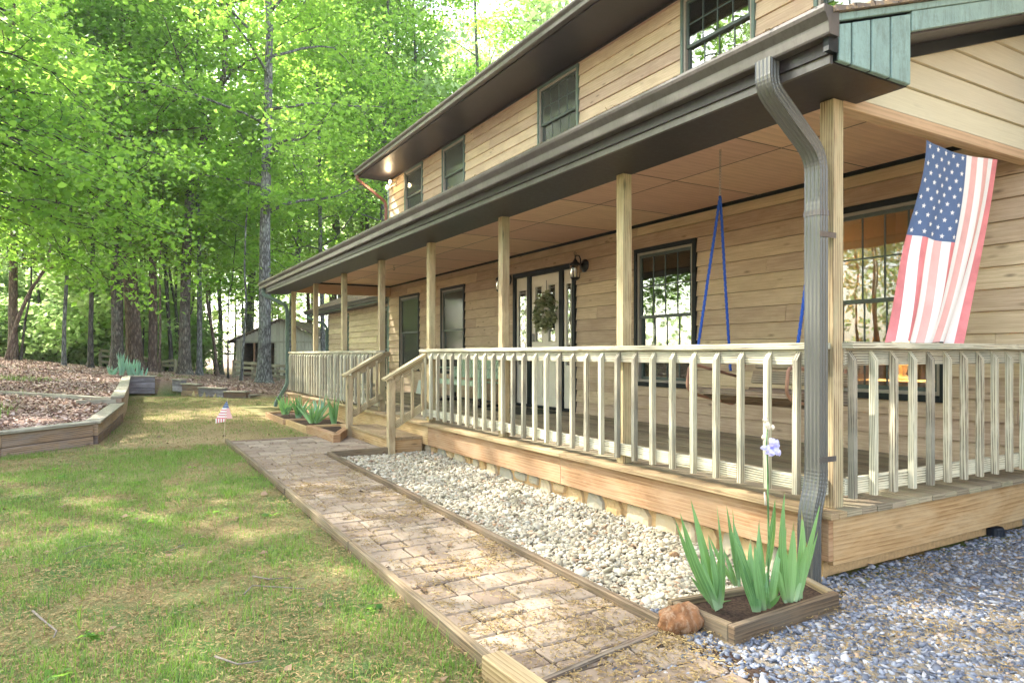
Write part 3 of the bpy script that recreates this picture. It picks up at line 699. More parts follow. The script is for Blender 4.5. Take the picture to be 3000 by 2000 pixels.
mb = MB(); mb.sweep(bend(0, [(5.79, 24.2, 2.61), (5.79, 24.2, 2.5), (6.2, 23.45, 2.22), (6.24, 23.4, 2.1), (6.24, 23.4, .1)], .09), DS)
under(mb.build('downspout', M['fascia'], wing), wing, WL)

# ------------------------------------------------------------------ porch
PL = (4.6, 9.3, .345)
porch = empty('porch', PL, 'long covered timber porch with square posts, plywood ceiling and low shingled roof', 'porch')
DT = .345
POST = [2.463, 4.31, 6.28, 8.21, 10.12, 12.12, 14.14, 16.15]
def pp(mb, name, mat, **k): return under(mb.build(name, mat, porch, **k), porch, PL)
# deck boards run along the house
mb = MB(); x = 3.53; 
while x < 5.87:
    x1 = min(x + .138, 5.885); js = sorted(random.uniform(4, 15) for _ in range(2)); e = [2.355 + random.uniform(-.004, .004)] + js + [16.27]
    for a, b in zip(e[:-1], e[1:]): mb.box(x, x1, a + .001, b - .001, DT - .036 + random.uniform(-.001, .001), DT + random.uniform(-.0015, .0015), L=1)
    x = x1 + .005
pp(mb, 'deck_floor', M['deck'], bevel=.003)
mb = MB(); e = [2.45, 5.0, 8.3, 10.1, 13.2, 16.28]
for a, b in zip(e[:-1], e[1:]): mb.box(3.385, 3.525, a + .001, b - .001, DT - .036, DT, L=1)
mb.box(3.385, 3.452, 2.352, 2.448, DT - .036, DT + .0005); mb.box(3.455, 3.525, 2.352, 2.448, DT - .037, DT)
pp(mb, 'nosing_board', M['deck_edge'], bevel=.003)
mb = MB(); e = [2.40, 5.05, 8.05, 10.3, 13.4, 16.22]
for a, b in zip(e[:-1], e[1:]): mb.box(3.43, 3.47, a + .001, b - .001, .062, DT - .037, L=1)
mb.box(3.471, 5.88, 2.40, 2.44, .035, DT - .038, L=0); mb.box(3.44, 5.88, 16.18, 16.219, .035, DT - .038, L=0)
pp(mb, 'skirt_board', M['skirt'], bevel=.003)
# joists under the deck
mb = MB()
for yy in np.arange(2.8, 16, .6): mb.box(3.475, 5.87, yy, yy + .04, .06, DT - .04)
pp(mb, 'joist', M['skirt'])
# stone foundation
mb = MB(); mb.box(3.52, 3.60, 2.50, 8.4, -.3, .055); mb.box(3.60, 5.86, 2.50, 2.58, -.3, .05); mb.box(3.52, 3.60, 8.4, 16.1, -.3, .055)
pp(mb, 'foundation_wall', M['mortar'])
mb = MB(); y = 2.52
while y < 16:
    w = random.uniform(.14, .34); rows = [(-.19, .058)] if random.random() < .7 else [(-.19, -.06), (-.048, .058)]
    for z0, z1 in rows:
        n = 10; cyy, czz = y + w / 2, (z0 + z1) / 2; ring = []
        for k in range(n):
            a = 2 * math.pi * k / n + .2; c, s = math.cos(a), math.sin(a); q = 1 / max(abs(c), abs(s)) ** .75
            ring.append((cyy + c * q * (w / 2 - .008) * random.uniform(.86, 1.0), czz + s * q * (z1 - z0) / 2 * random.uniform(.86, 1.0)))
        b = len(mb.v); dx = random.uniform(.02, .04); rr = random.random()
        mb.v += [(3.53, p[0], p[1]) for p in ring] + [(3.52 - dx * .7, cyy + (p[0] - cyy) * .92, czz + (p[1] - czz) * .92) for p in ring] + [(3.52 - dx + random.uniform(-.008, .008), cyy + (p[0] - cyy) * .6, czz + (p[1] - czz) * .6) for p in ring] + [(3.52 - dx - .004, cyy, czz)]
        for lv in (0, 1):
            for k in range(n):
                j = (k + 1) % n; mb.f.append([b + lv * n + k, b + (lv + 1) * n + k, b + (lv + 1) * n + j, b + lv * n + j]); mb.r.append(rr); mb.mi.append(0); mb.uv += [0] * 8
        for k in range(n):
            j = (k + 1) % n; mb.f.append([b + 2 * n + k, b + 3 * n, b + 2 * n + j]); mb.r.append(rr); mb.mi.append(0); mb.uv += [0] * 6
    y += w + .012
pp(mb, 'foundation_stones', M['wallstone'])
# posts
for i, yy in enumerate(POST):
    mb = MB(); mb.box(3.5, 3.589, yy - .0445, yy + .0445, DT + .002, 2.664, L=2, r=.45 + .3 * (i % 2))
    pp(mb, 'post', M['treated'], bevel=.004)
# ceiling panels & trims
mb = MB(); ys = list(np.arange(2.5, 16.2, 1.22)) + [16.12]
for a, b in zip(ys[:-1], ys[1:]):
    mb.box(3.60, 4.70, a + .002, b - .002, 2.902, 2.914, L=0); mb.box(4.704, 5.895, a + .002, b - .002, 2.902, 2.914, L=0)
mb.box(3.58, 5.895, 2.48, 16.14, 2.916, 2.93, r=0)
pp(mb, 'ceiling', M['ceiling'])
mb = MB()
for a in ys[1:-1]: mb.box(3.60, 5.87, a - .004, a + .004, 2.8995, 2.9015)
mb.box(4.698, 4.706, 2.5, 16.1, 2.8993, 2.9013)
pp(mb, 'ceiling_joint', M['soffit'])
mb = MB(); mb.box(5.862, 5.876, 2.5, 16.13, 2.862, 2.9015)
pp(mb, 'wall_trim', M['black'])
mb = MB(); mb.box(3.595, 5.86, 16.105, 16.135, 2.864, 2.9); mb.box(3.595, 5.86, 2.515, 2.53, 2.88, 2.9)
pp(mb, 'end_trim', M['black'])
for q in ((3.591, 5.87, 2.42, 2.512, 2.63, 2.698), (3.592, 5.87, 2.47, 2.512, 2.70, 2.905), (3.592, 5.87, 16.106, 16.19, 2.64, 2.862)):
    mb = MB(); mb.box(*q, L=0); pp(mb, 'beam', M['beam'], bevel=.003)
mb = MB(); mb.box(3.51, 3.592, 2.52, 16.19, 2.68, 2.90, L=1)
pp(mb, 'front_beam', M['ceiling'])
# soffit
GY0, GY1 = 2.10, 17.15
mb = MB(); mb.box(3.075, 3.594, GY0 + .035, GY1 - .03, 2.665, 2.679); mb.box(3.596, 3.70, GY0 + .035, 2.418, 2.665, 2.679)
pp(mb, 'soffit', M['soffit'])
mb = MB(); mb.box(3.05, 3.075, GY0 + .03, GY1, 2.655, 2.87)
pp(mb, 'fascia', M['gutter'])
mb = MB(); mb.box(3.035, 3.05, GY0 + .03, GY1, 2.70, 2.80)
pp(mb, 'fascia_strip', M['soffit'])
mb = MB(); mb.prism(gutter_prof(3.048, 2.90, .135, .115), 'y', GY0 - .02, GY1 + .03); 
for yy in (GY0 - .021, GY1 + .029):
    P = gutter_prof(3.048, 2.90, .135, .115)[:8]; mb.prism(P, 'y', yy - .002, yy)
pp(mb, 'gutter', M['gutter'])
# green boxed end of the eave: four vertical boards
ZR = lambda x: 2.905 + (x - 3.10) * .333
mb = MB(); xs = [3.078, 3.185, 3.345, 3.515, 3.705]
for a, b in zip(xs[:-1], xs[1:]):
    a2, b2 = a + .008, b - .008; 
    mb.hexa([(a2, GY0, 2.668), (b2, GY0, 2.668), (b2, GY0 + .03, 2.668), (a2, GY0 + .03, 2.668), (a2, GY0, ZR(a2) - .055), (b2, GY0, ZR(b2) - .055), (b2, GY0 + .03, ZR(b2) - .055), (a2, GY0 + .03, ZR(a2) - .055)])
pp(mb, 'eave_end_board', M['green'], bevel=.004)
mb = MB(); mb.hexa([(3.078, GY0 + .012, 2.67), (3.70, GY0 + .012, 2.67), (3.70, GY0 + .034, 2.67), (3.078, GY0 + .034, 2.67), (3.078, GY0 + .012, ZR(3.08) - .06), (3.70, GY0 + .012, ZR(3.7) - .06), (3.70, GY0 + .034, ZR(3.7) - .06), (3.078, GY0 + .034, ZR(3.08) - .06)])
mb.box(3.0, 3.074, GY0, GY0 + .03, 2.70, 2.88)
mb.box(3.702, 3.712, GY0 + .031, 2.44, 2.668, ZR(3.7) - .13)
pp(mb, 'eave_end_backing', M['black'])
# rake: fascia board, rake soffit, frieze
def slanted(mb, x0, x1, y0, y1, e0, e1, **k):
    mb.hexa([(x0, y0, ZR(x0) + e0), (x1, y0, ZR(x1) + e0), (x1, y1, ZR(x1) + e0), (x0, y1, ZR(x0) + e0), (x0, y0, ZR(x0) + e1), (x1, y0, ZR(x1) + e1), (x1, y1, ZR(x1) + e1), (x0, y1, ZR(x0) + e1)], L=0, **k)
mb = MB(); slanted(mb, 3.708, 5.9, GY0 - .002, GY0 + .03, -.15, -.042); slanted(mb, 3.06, 5.9, GY0 - .012, GY0 + .02, -.040, -.004)
pp(mb, 'rake_board', M['green'], bevel=.003)
mb = MB(); slanted(mb, 3.71, 5.9, GY0 + .031, 2.44, -.16, -.148); pp(mb, 'rake_soffit', M['soffit'])
mb = MB(); slanted(mb, 3.62, 5.9, 2.415, 2.438, -.235, -.162); pp(mb, 'rake_frieze', M['black'])
# gable siding (end wall above beam): boards cut by roof slope
mb = MB(); z = 2.702; ex = .178
while z < 3.9:
    zt = z + ex; xa = max(3.50, 3.10 + (z + .2 - 2.905) / .333); xb = max(3.50, 3.10 + (zt + .2 - 2.905) / .333)
    if xa < 5.85:
        xb = min(xb, 5.87)
        mb.hexa([(xa, 2.434, z + .005), (5.872, 2.434, z + .005), (5.872, 2.468, z + .005), (xa, 2.468, z + .005), (xb, 2.453, zt), (5.872, 2.453, zt), (5.872, 2.468, zt), (xb, 2.468, zt)], L=0)
    z = zt
pp(mb, 'gable_wall', M['gable'])
mb = MB(); z = 2.70
mb.hexa([(3.5, 16.16, 2.86), (5.87, 16.16, 2.86), (5.87, 16.19, 2.86), (3.5, 16.19, 2.86), (3.5, 16.16, 2.95), (5.87, 16.16, ZR(5.87) - .05), (5.87, 16.19, ZR(5.87) - .05), (3.5, 16.19, 2.95)])
pp(mb, 'far_gable_wall', M['gable'])
mb = MB(); slanted(mb, 3.06, 5.9, GY1, GY1 + .03, -.15, -.004); pp(mb, 'far_rake_board', M['green'])
o = roof('roof', porch, PL, 3.0, ZR(3.0) + .0, 5.88, ZR(5.88) + .0, GY0 - .04, GY1 + .06)
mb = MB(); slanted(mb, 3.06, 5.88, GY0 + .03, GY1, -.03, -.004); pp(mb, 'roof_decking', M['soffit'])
# downspouts
mb = MB(); mb.sweep(bend(0, [(2.99, 2.455, 2.775), (2.99, 2.455, 2.63), (3.395, 2.455, 2.33), (3.395, 2.455, 2.1), (3.395, 2.455, .50), (3.335, 2.455, .33), (3.335, 2.455, -.07)], .10, 15), dsprof(.098, .075), crimp=.022)
ds = pp(mb, 'downspout', M['pipe']); tag(ds, 'grey ribbed downspout at the near porch corner')
for zz in (1.87, .62): m = MB(); m.box(3.353, 3.499, 2.4015, 2.4055, zz, zz + .03); m.build('strap', M['gutter'], ds).location = (0, 0, 0)
m = MB(); m.sweep([(3.395, 2.455, 2.02), (3.395, 2.455, 1.99)], dsprof(.104, .081)); m.build('sleeve', M['gutter'], ds).location = (0, 0, 0)
mb = MB(); mb.sweep(bend(0, [(3.0, 16.85, 2.775), (3.0, 16.85, 2.62), (3.40, 16.33, 2.36), (3.43, 16.29, 2.2), (3.43, 16.27, .55), (3.36, 16.35, .38), (3.22, 16.5, .1), (3.2, 16.5, -.02)], .09, 6), DS)
tag(pp(mb, 'downspout', M['fascia']), 'dark green downspout at the far porch corner')
mb = MB(); mb.tube([(4.55, 12.3, 2.9), (4.55, 12.3, 2.86)] + [(4.55 + .02 * math.sin(a), 12.3, 2.83 + .02 * math.cos(a)) for a in np.linspace(0, 4.6, 9)], .004, 6); pp(mb, 'ceiling_hook', M['iron'])

# ------------------------------------------------------------------ railings
def bal_mesh():
    me = []
    for k in range(6):
        mb = MB(); w = .036; h = .80; d = .038
        # outer face at -x ; bevelled top sloping
        b = [(-d, -w / 2, 0), (0, -w / 2, 0), (0, w / 2, 0), (-d, w / 2, 0), (-d, -w / 2, h - .05), (0, -w / 2, h), (0, w / 2, h), (-d, w / 2, h - .05)]
        mb.hexa(b, L=2, r=[.1, .35, .6, .85, .5, 1.0][k])
        o = mb.build('baluster', M['rail'], bevel=.002); me.append(o)
    return me
BAL = bal_mesh(); bal_data = [o.data for o in BAL]
for o in BAL: bpy.data.objects.remove(o)
def baluster(parent, x, y, z, rz=0, h=None):
    o = bpy.data.objects.new('baluster', random.choice(bal_data)); col.objects.link(o); o.parent = parent
    o.location = Vector((x, y, z)) - parent.location; o.rotation_euler = (random.uniform(-.006, .006), 0, rz + random.uniform(-.03, .03))
    if h: o.scale = (1, 1, h / .80)
    b = o.modifiers.new('Bevel', 'BEVEL'); b.width = .002; b.segments = 1; b.limit_method = 'ANGLE'
    return o
RT = 1.285
def rail_section(label, y0, y1, ys, zt=RT):
    t = empty('porch_railing', (3.5, (y0 + y1) / 2, DT), label, 'railing')
    def add(mb, n, mat=M['rail'], bev=.004): return under(mb.build(n, mat, t, bevel=bev), t, t.location)
    mb = MB(); mb.box(3.435, 3.575, y0, y1, zt - .038, zt, L=1, r=.6); add(mb, 'handrail')
    mb = MB(); mb.box(3.462, 3.499, y0 + .01, y1 - .01, zt - .130, zt - .040, L=1, r=.5); add(mb, 'top_stringer')
    mb = MB(); mb.box(3.462, 3.499, y0 + .01, y1 - .01, DT + .075, DT + .165, L=1, r=.8); add(mb, 'bottom_stringer')
    for yy in ys: baluster(t, 3.461, yy, DT + .055, 0, zt - .048 - DT - .055)
    return t
# baluster stations read along the rail
us = [(1004.0 + 0), ]
ysn = list(np.arange(2.62, 8.25, .206))
rail_section('near front porch railing running from the steps to the downspout corner', 2.44, 8.36, ysn)
rail_section('far front porch railing beyond the steps', 10.05, 16.3, list(np.arange(10.30, 16.15, .206)), RT - .01)
def side_rail(label, y, xa, xb, yo, rz):
    t = empty('porch_railing', ((xa + xb) / 2, y, DT), label, 'railing')
    def add(mb, n, bev=.004): return under(mb.build(n, M['rail'], t, bevel=bev), t, t.location)
    mb = MB(); mb.box(xa, xb, y - .10 if yo < 0 else y - .03, y + .03 if yo < 0 else y + .10, RT - .038 + .004, RT + .004, L=0, r=.7); add(mb, 'handrail')
    ya, yb = (y - .045, y - .008) if yo < 0 else (y + .008, y + .045)
    mb = MB(); mb.box(xa + .01, xb, ya, yb, RT - .130, RT - .035, L=0, r=.4); add(mb, 'top_stringer')
    mb = MB(); mb.box(xa + .01, xb, ya, yb, DT + .07, DT + .165, L=0, r=.9); add(mb, 'bottom_stringer')
    return t, ya, yb
t, ya, yb = side_rail('short side railing under the flag at the near end of the porch', 2.45, 3.575, 5.86, -1, 0)
for xx in np.arange(3.545 + .08, 5.85, .198): baluster(t, xx, ya - .0, DT + .055, R(90), RT - .045 - DT - .055)
t, ya, yb = side_rail('short side railing closing the far end of the porch', 16.16, 3.60, 5.86, 1, 0)
for xx in np.arange(3.72, 5.85, .14): baluster(t, xx, yb + .0, DT + .055, R(-90), RT - .045 - DT - .055)
# low side gate-like rail seen by the far window (orange brown)
# ------------------------------------------------------------------ steps
ST = (3.2, 9.2, 0)
steps = empty('porch_steps', ST, 'broad two step timber stair leading up to the porch', 'steps')
def sp(mb, n, mat, bev=.003): return under(mb.build(n, mat, steps, bevel=bev), steps, ST)
mb = MB(); mb.box(3.00, 3.14, 8.22, 10.00, .128, .166, L=1); mb.box(3.145, 3.285, 8.22, 10.00, .128, .165, L=1); mb.box(3.29, 3.425, 8.22, 10.0, .128, .165, L=1); sp(mb, 'tread', M['deck_edge'])
mb = MB(); mb.box(3.025, 3.06, 8.24, 9.98, -.05, .126, L=1); sp(mb, 'riser', M['skirt'])
for ya in (8.235, 9.95): mb = MB(); mb.box(3.061, 3.428, ya, ya + .036, -.05, .126, L=0); sp(mb, 'stringer', M['skirt'])
def stair_rail(label, y):
    t = empty('stair_railing', (3.2, y, 0), label, 'railing')
    def add(mb, n, bev=.003): return under(mb.build(n, M['treated'], t, bevel=bev), t, t.location)
    mb = MB(); mb.box(2.955, 3.042, y - .0445, y + .0445, -.04, .90, L=2, r=.4); add(mb, 'newel_post', .004)
    a, b = Vector((2.90, y, .895)), Vector((3.499, y, 1.235))
    mb = MB(); mb.bar(a, b, .12, .038, r=.7); add(mb, 'handrail')
    a, b = Vector((3.043, y + .0, .90)), Vector((3.498, y, 1.155)); mb = MB(); mb.bar(a, b, .037, .09, r=.3); add(mb, 'upper_stringer')
    a, b = Vector((3.043, y, .32)), Vector((3.498, y, .585)); mb = MB(); mb.bar(a, b, .037, .09, r=.5); add(mb, 'lower_stringer')
    for k, xx in enumerate((3.13, 3.27, 3.41)):
        sgn = -1; z0 = .28 + (xx - 3.04) * .57; mb = MB(); z1 = z0 + .62
        mb.hexa([(xx - .018, y - .057, z0), (xx + .018, y - .057, z0 + .015), (xx + .018, y - .0195, z0 + .015), (xx - .018, y - .0195, z0), (xx - .018, y - .057, z1 - .02), (xx + .018, y - .057, z1 - .001), (xx + .018, y - .0195, z1 + .02), (xx - .018, y - .0195, z1)], L=2)
        add(mb, 'baluster')
stair_rail('near sloping stair railing beside the pebble bed', 8.21)
stair_rail('far sloping stair railing beside the far planters', 9.99)

# ------------------------------------------------------------------ path, kerbs, beds
def lz(y): return -.06 * min(1.5, max(0, (8.5 - y) / 6))
mb = MB(); mb.hexa([(1.34, 2.2, lz(2.2) - .06), (2.2, 2.2, lz(2.2) - .06), (2.2, 8.4, lz(8.4) - .06), (1.34, 8.4, lz(8.4) - .06), (1.34, 2.2, lz(2.2) - .001), (2.2, 2.2, lz(2.2) - .001), (2.2, 8.4, lz(8.4) - .001), (1.34, 8.4, lz(8.4) - .001)])
mb.box(1.34, 3.0, 8.4, 10.1, -.06, -.001); mb.hexa([(1.34, 1.0, -.13), (2.3, 1.0, -.13), (2.3, 2.19, -.13), (1.34, 2.19, -.13), (1.34, 1.0, -.076), (2.3, 1.0, -.076), (2.3, 2.19, -.062), (1.34, 2.19, -.062)])
pb = mb.build('path_bed', M['mulch']); tag(pb, 'dark sand bed under the paver path', kind='structure')
mb = MB(); y = 1.0; row = 0
def paver(a, b, c, d, drop=0):
    j = .010; z = [lz(yy) + .012 + random.uniform(-.005, .005) - drop for yy in (c, d)]
    bz = min(z) - .04; cx = [a + j / 2, b - j / 2, b - j / 2, a + j / 2]; cyy = [c + j / 2, c + j / 2, d - j / 2, d - j / 2]
    k = [random.uniform(-.003, .003) for _ in range(4)]
    mb.hexa([(cx[i], cyy[i] + k[i], bz) for i in range(4)] + [(cx[i], cyy[i] + k[i], (z[0] if i < 2 else z[1]) + random.uniform(-.0012, .0012)) for i in range(4)])
while y < 10.05:
    h = random.choice([.155, .155, .21, .105]); x = 1.35; xe = 2.19 if y < 8.35 else 2.98
    if y < 2.2 : xe = 2.15
    while x < xe - .02:
        w = random.choice([.155, .21, .21, .255]); w = min(w, xe - x)
        if xe - x - w < .07: w = xe - x
        paver(x, x + w, y, min(y + h, 10.05)); x += w
    y += h
o = mb.build('brick_path', M['paver'], bevel=.007); tag(o, 'tumbled brick paver path strewn with fallen catkins', kind='structure')
def timber(name, label, pts, w, h, mat, z_off=0.0, group=None, seg=2.1):
    t = empty(name, (pts[0][0], pts[0][1], 0), label, 'edging', group)
    for (xa, ya), (xb, yb) in zip(pts[:-1], pts[1:]):
        L = math.hypot(xb - xa, yb - ya); n = max(1, round(L / seg))
        for k in range(n):
            p = (xa + (xb - xa) * k / n, ya + (yb - ya) * k / n); q = (xa + (xb - xa) * (k + 1) / n, ya + (yb - ya) * (k + 1) / n)
            mb = MB(); za, zb2 = lz(p[1]) + z_off, lz(q[1]) + z_off; e = (Vector(q) - Vector(p)).normalized() * .003
            jx = random.uniform(-.006, .006)
            mb.bar((p[0] + e.x + jx, p[1] + e.y, za + h / 2 - .06), (q[0] - e.x + random.uniform(-.006, .006), q[1] - e.y, zb2 + h / 2 - .06), w, h + .0)
            o = mb.build('timber', mat, t, bevel=.006); o.location = -t.location
    return t
timber('path_kerb', 'long timber kerb between the lawn and the brick path', [(1.315, 2.42), (1.315, 10.1)], .042, .115, M['kerb'])
timber('path_kerb', 'long weathered timber kerb between the brick path and the pebble bed', [(2.205, 2.40), (2.215, 5.3), (2.215, 8.2)], .04, .115, M['kerb'])
timber('path_kerb', 'dark timber kerb crossing the near end of the brick path', [(1.345, 2.21), (2.13, 2.36)], .035, .085, M['swing'])
timber('path_kerb', 'short timber kerb at the far end of the pebble bed', [(2.24, 8.22), (2.96, 8.22)], .035, .115, M['kerb'])
timber('path_kerb', 'thin timber kerb along the far edge of the paving', [(1.34, 10.12), (3.0, 10.12)], .035, .08, M['sleeper'])
timber('path_kerb', 'short timber kerb closing the near corner of the pebble bed', [(2.205, 2.385), (2.33, 2.44)], .04, .11, M['kerb'])
mb = MB(); mb.bar((1.305, 2.415, -.045), (1.36, 1.35, -.06), .10, .14); t = mb.build('sleeper_block', M['deck_edge'], bevel=.008); tag(t, 'squared pale timber lying at the near end of the lawn kerb', 'timber')

# stones
def ico(sub=1):
    bm_v = []; import bmesh
    bm = bmesh.new(); bmesh.ops.create_icosphere(bm, subdivisions=sub, radius=1); 
    v = np.array([x.co for x in bm.verts]); f = np.array([[y.index for y in x.verts] for x in bm.faces]); bm.free(); return v, f
def scatter_stones(name, pos, size, flat, sub, mat, smooth, parent=None, stretch=(.7, 1.3), rough=.12):
    v0, f0 = ico(sub); n = len(pos); k = len(v0)
    sc = np.stack([size * rng.uniform(*stretch, n), size * rng.uniform(*stretch, n), size * flat * rng.uniform(.7, 1.2, n)], -1)
    P = v0[None] * (1 + rng.normal(0, rough, (n, k, 1))) * sc[:, None, :]
    ax = rng.normal(0, .35, (n, 2)); a = rng.uniform(0, 2 * np.pi, n)
    c, s = np.cos(a)[:, None], np.sin(a)[:, None]
    P[..., 2] += P[..., 0] * ax[:, :1] + P[..., 1] * ax[:, 1:]
    X = P[..., 0] * c - P[..., 1] * s; Y = P[..., 0] * s + P[..., 1] * c
    P = np.stack([X, Y, P[..., 2]], -1) + pos[:, None, :]
    Fx = (f0[None] + (np.arange(n) * k)[:, None, None]).reshape(-1, 3)
    return np_mesh(name, P.reshape(-1, 3), Fx, mat, parent, np.repeat(rng.uniform(0, 1, n), len(f0)), smooth)
def bed_z(x, y): return -.128 + .085 * np.clip((y - 2.4) / 6, 0, 1) + .03 * np.clip((3.0 - x), -1, 1) * 0
n = 27000; x = rng.uniform(2.24, 3.56, n); y = 2.42 + rng.uniform(0, 1, n) ** 1.25 * 5.8
keep = ~((x > 3.0) & (y > 8.18)) & ~((x > 2.33) & (x < 3.2) & (y < 2.62) & (y > 2.1))
x, y = x[keep], y[keep]; n = len(x); size = np.exp(rng.normal(math.log(.0128), .30, n)).clip(.008, .036)
z = bed_z(x, y) + rng.uniform(-.004, .012, n) + size * .3 + .006 * np.sin(x * 7 + y * 2)
o = scatter_stones('river_pebbles', np.stack([x, y, z], -1), size, .62, 2, M['pebble'], True, rough=.03)
tag(o, 'cream and tan river pebbles filling the bed beside the porch', kind='stuff')
mb = MB(); mb.hexa([(2.22, 2.4, -.3), (3.6, 2.4, -.3), (3.6, 8.3, -.3), (2.22, 8.3, -.3), (2.22, 2.4, -.125), (3.6, 2.4, -.125), (3.6, 8.3, -.05), (2.22, 8.3, -.05)])
tag(mb.build('pebble_bed_ground', M['mulch']), 'soil under the pebble bed', kind='structure')
# larger cobbles on the bed
pts = [onZ(1000 + a / 2.352, 1334 + b / 2.352, -.05) for a, b in [(530, 225), (600, 225), (755, 205), (1210, 245), (1455, 350), (1700, 440), (1720, 465), (665, 355), (1285, 270), (1310, 60), (1120, 165), (980, 155), (400, 215), (1380, 600), (1650, 760), (1825, 745), (2250, 735), (2190, 905), (2090, 1060), (2295, 640), (1500, 700), (1130, 270), (1200, 300)]]
P = np.array([[p.x, p.y, bed_z(p.x, p.y) + .02] for p in pts])
o = scatter_stones('river_cobbles', P, rng.uniform(.028, .042, len(P)), .7, 3, M['pebble'], True, rough=.01); tag(o, 'larger rounded cobbles lying on the pebble bed', kind='stuff')
# grey gravel
n = 56000; x = 1.45 + rng.uniform(0, 1, n) * 6.5; y = rng.uniform(.2, 2.62, n)
keep = (y < 2.47) | (x < 3.3)
keep &= ~((x > 2.34) & (x < 3.18) & (y > 2.12)) & ~((x < 2.24) & (y > 2.22)) & (y > .1)
dens = np.clip((x - 1.5) / .7, .03, 1) * np.clip(1.6 - x * .14, .6, 1); keep &= rng.uniform(0, 1, n) < dens
x, y = x[keep], y[keep]; n = len(x)
size = np.exp(rng.normal(math.log(.0125), .30, n)).clip(.006, .030)
o = scatter_stones('grey_gravel', np.stack([x, y, lawn_z(x, y) - .008 + rng.uniform(-.002, .012, n)], -1), size, .5, 1, M['gravel'], False, rough=.16)
tag(o, 'blue grey crushed gravel covering the drive beside the porch', kind='stuff')

# ------------------------------------------------------------------ foliage generators
def leaf_quads(C, size, droop=.25, flat=.5, aspect=.55, dirs=None):
    """C (n,3) leaf bases -> V, F (diamond quads with a little fold)"""
    n = len(C); a = rng.uniform(0, 2 * np.pi, n)
    d = np.stack([np.cos(a), np.sin(a), -droop + rng.normal(0, .45, n) * (1 - flat) - .0], -1)
    if dirs is not None: d = d * .5 + dirs
    d /= np.linalg.norm(d, axis=1, keepdims=True)
    up = np.stack([rng.normal(0, 1 - flat + .15, n), rng.normal(0, 1 - flat + .15, n), np.ones(n)], -1)
    s = np.cross(d, up); s /= np.linalg.norm(s, axis=1, keepdims=True)
    nn_ = np.cross(s, d)
    L = (size * np.exp(rng.normal(0, .25, n)))[:, None] if np.isscalar(size) else (size * np.exp(rng.normal(0, .2, n)))[:, None]
    fold = nn_ * L * .08
    V = np.stack([C, C + d * L * .45 + s * L * aspect + fold, C + d * L - nn_ * L * .12, C + d * L * .45 - s * L * aspect + fold], 1).reshape(-1, 3)
    F = np.arange(4 * n).reshape(-1, 4)
    return V, F, rng.uniform(0, 1, n)
def curve_pts(p, d, L, n, up=.0, wob=.12):
    P = [p.copy()]; d = d / np.linalg.norm(d)
    for i in range(n):
        d = d + rng.normal(0, wob, 3); d[2] += up; d /= np.linalg.norm(d); P.append(P[-1] + d * L / n)
    return P
def tree_meshes(h, r, crown0, nlimb=24, spread=4.0, leafsize=.14, per=90, path=None, mat='leaf', topshape=1.0, nsub=6, low=0.0, az=None, trunk_n=12, forks=()):
    """returns trunk MB, leaf centres"""
    mb = MB(); 
    if path is None:
        path = [np.array([0., 0., 0.])]; dx, dy = rng.normal(0, .03, 2)
        nseg = 12
        for i in range(nseg): path.append(path[-1] + np.array([dx + rng.normal(0, .025), dy + rng.normal(0, .025), 1]) * h / nseg)
    path = [np.array(p, float) for p in path]; zs = np.array([p[2] for p in path])
    PX = np.array(path)
    def at(z): return np.array([np.interp(z, zs, PX[:, k]) for k in range(3)])
    zz = list(np.concatenate([[-.3, 0, .15, .35, .7], np.linspace(1.2, zs[-1], 22)]))
    rad = [r * (1.75 if z < .05 else 1.45 if z < .2 else 1.22 if z < .5 else 1.08 if z < 1 else 1.0) * max(.06, (1 - .82 * max(0, z) / zs[-1])) * rng.uniform(.95, 1.05) for z in zz]
    pts = []
    for z in zz: p = at(max(z, 0)); p[2] = z; pts.append(p)
    mb.tube(pts, rad, trunk_n)
    C = []
    for i in range(nlimb):
        t = (i + rng.uniform(0, 1)) / nlimb; z = crown0 + (zs[-1] * .97 - crown0) * t ** .9
        a = i * 2.4 + rng.uniform(-.5, .5) if az is None else az[0] + rng.normal(0, az[1])
        prof = (math.sin(math.pi * min(1, .18 + .82 * (1 - t)) * .62) + .12) * topshape
        L = spread * prof * rng.uniform(.7, 1.15)
        d = np.array([math.cos(a), math.sin(a), .25 + .7 * t])
        P = curve_pts(at(z), d, L, 6, up=-.05 + low, wob=.13)
        r0 = max(.012, r * .32 * (1 - .6 * t)); mb.tube(P, list(np.linspace(r0, .012, 7)), 5)
        for k in range(nsub):
            q = P[min(6, 1 + int(k * 6 / nsub) + rng.integers(0, 2))]
            dd = np.array([rng.normal(), rng.normal(), rng.normal() * .3 + .1]) + (P[-1] - P[0]) / L * .9
            SP = curve_pts(q, dd, L * rng.uniform(.25, .45), 3, wob=.2); mb.tube(SP, [.014, .010, .007, .004], 3)
            for sp_ in SP[1:]:
                m = int(per * rng.uniform(.5, 1.4)); s = .42 * (1 + spread * .05)
                C.append(sp_ + rng.normal(0, 1, (m, 3)) * np.array([s, s, s * .38]))
    return mb, np.concatenate(C)
bg_variants = []
def add_tree(label, loc, group=None, mat='leaf', bark='bark', leafsize=.14, cat='tree', rz=None, scale=1, name='tree', **k):
    mb, C = tree_meshes(leafsize=leafsize, **k)
    t = empty(name, loc, label, cat, group)
    mb.build('trunk', M[bark], t, smooth=True)
    V, F, rr = leaf_quads(C, leafsize)
    np_mesh('crown', V, F, M[mat], t, rr)
    if rz is not None: t.rotation_euler = (0, 0, rz)
    return t
def tpos(u, D, v=None):
    p = onD(u, V0, D); return Vector((p.x, p.y, gz(p.x, p.y) - .05))
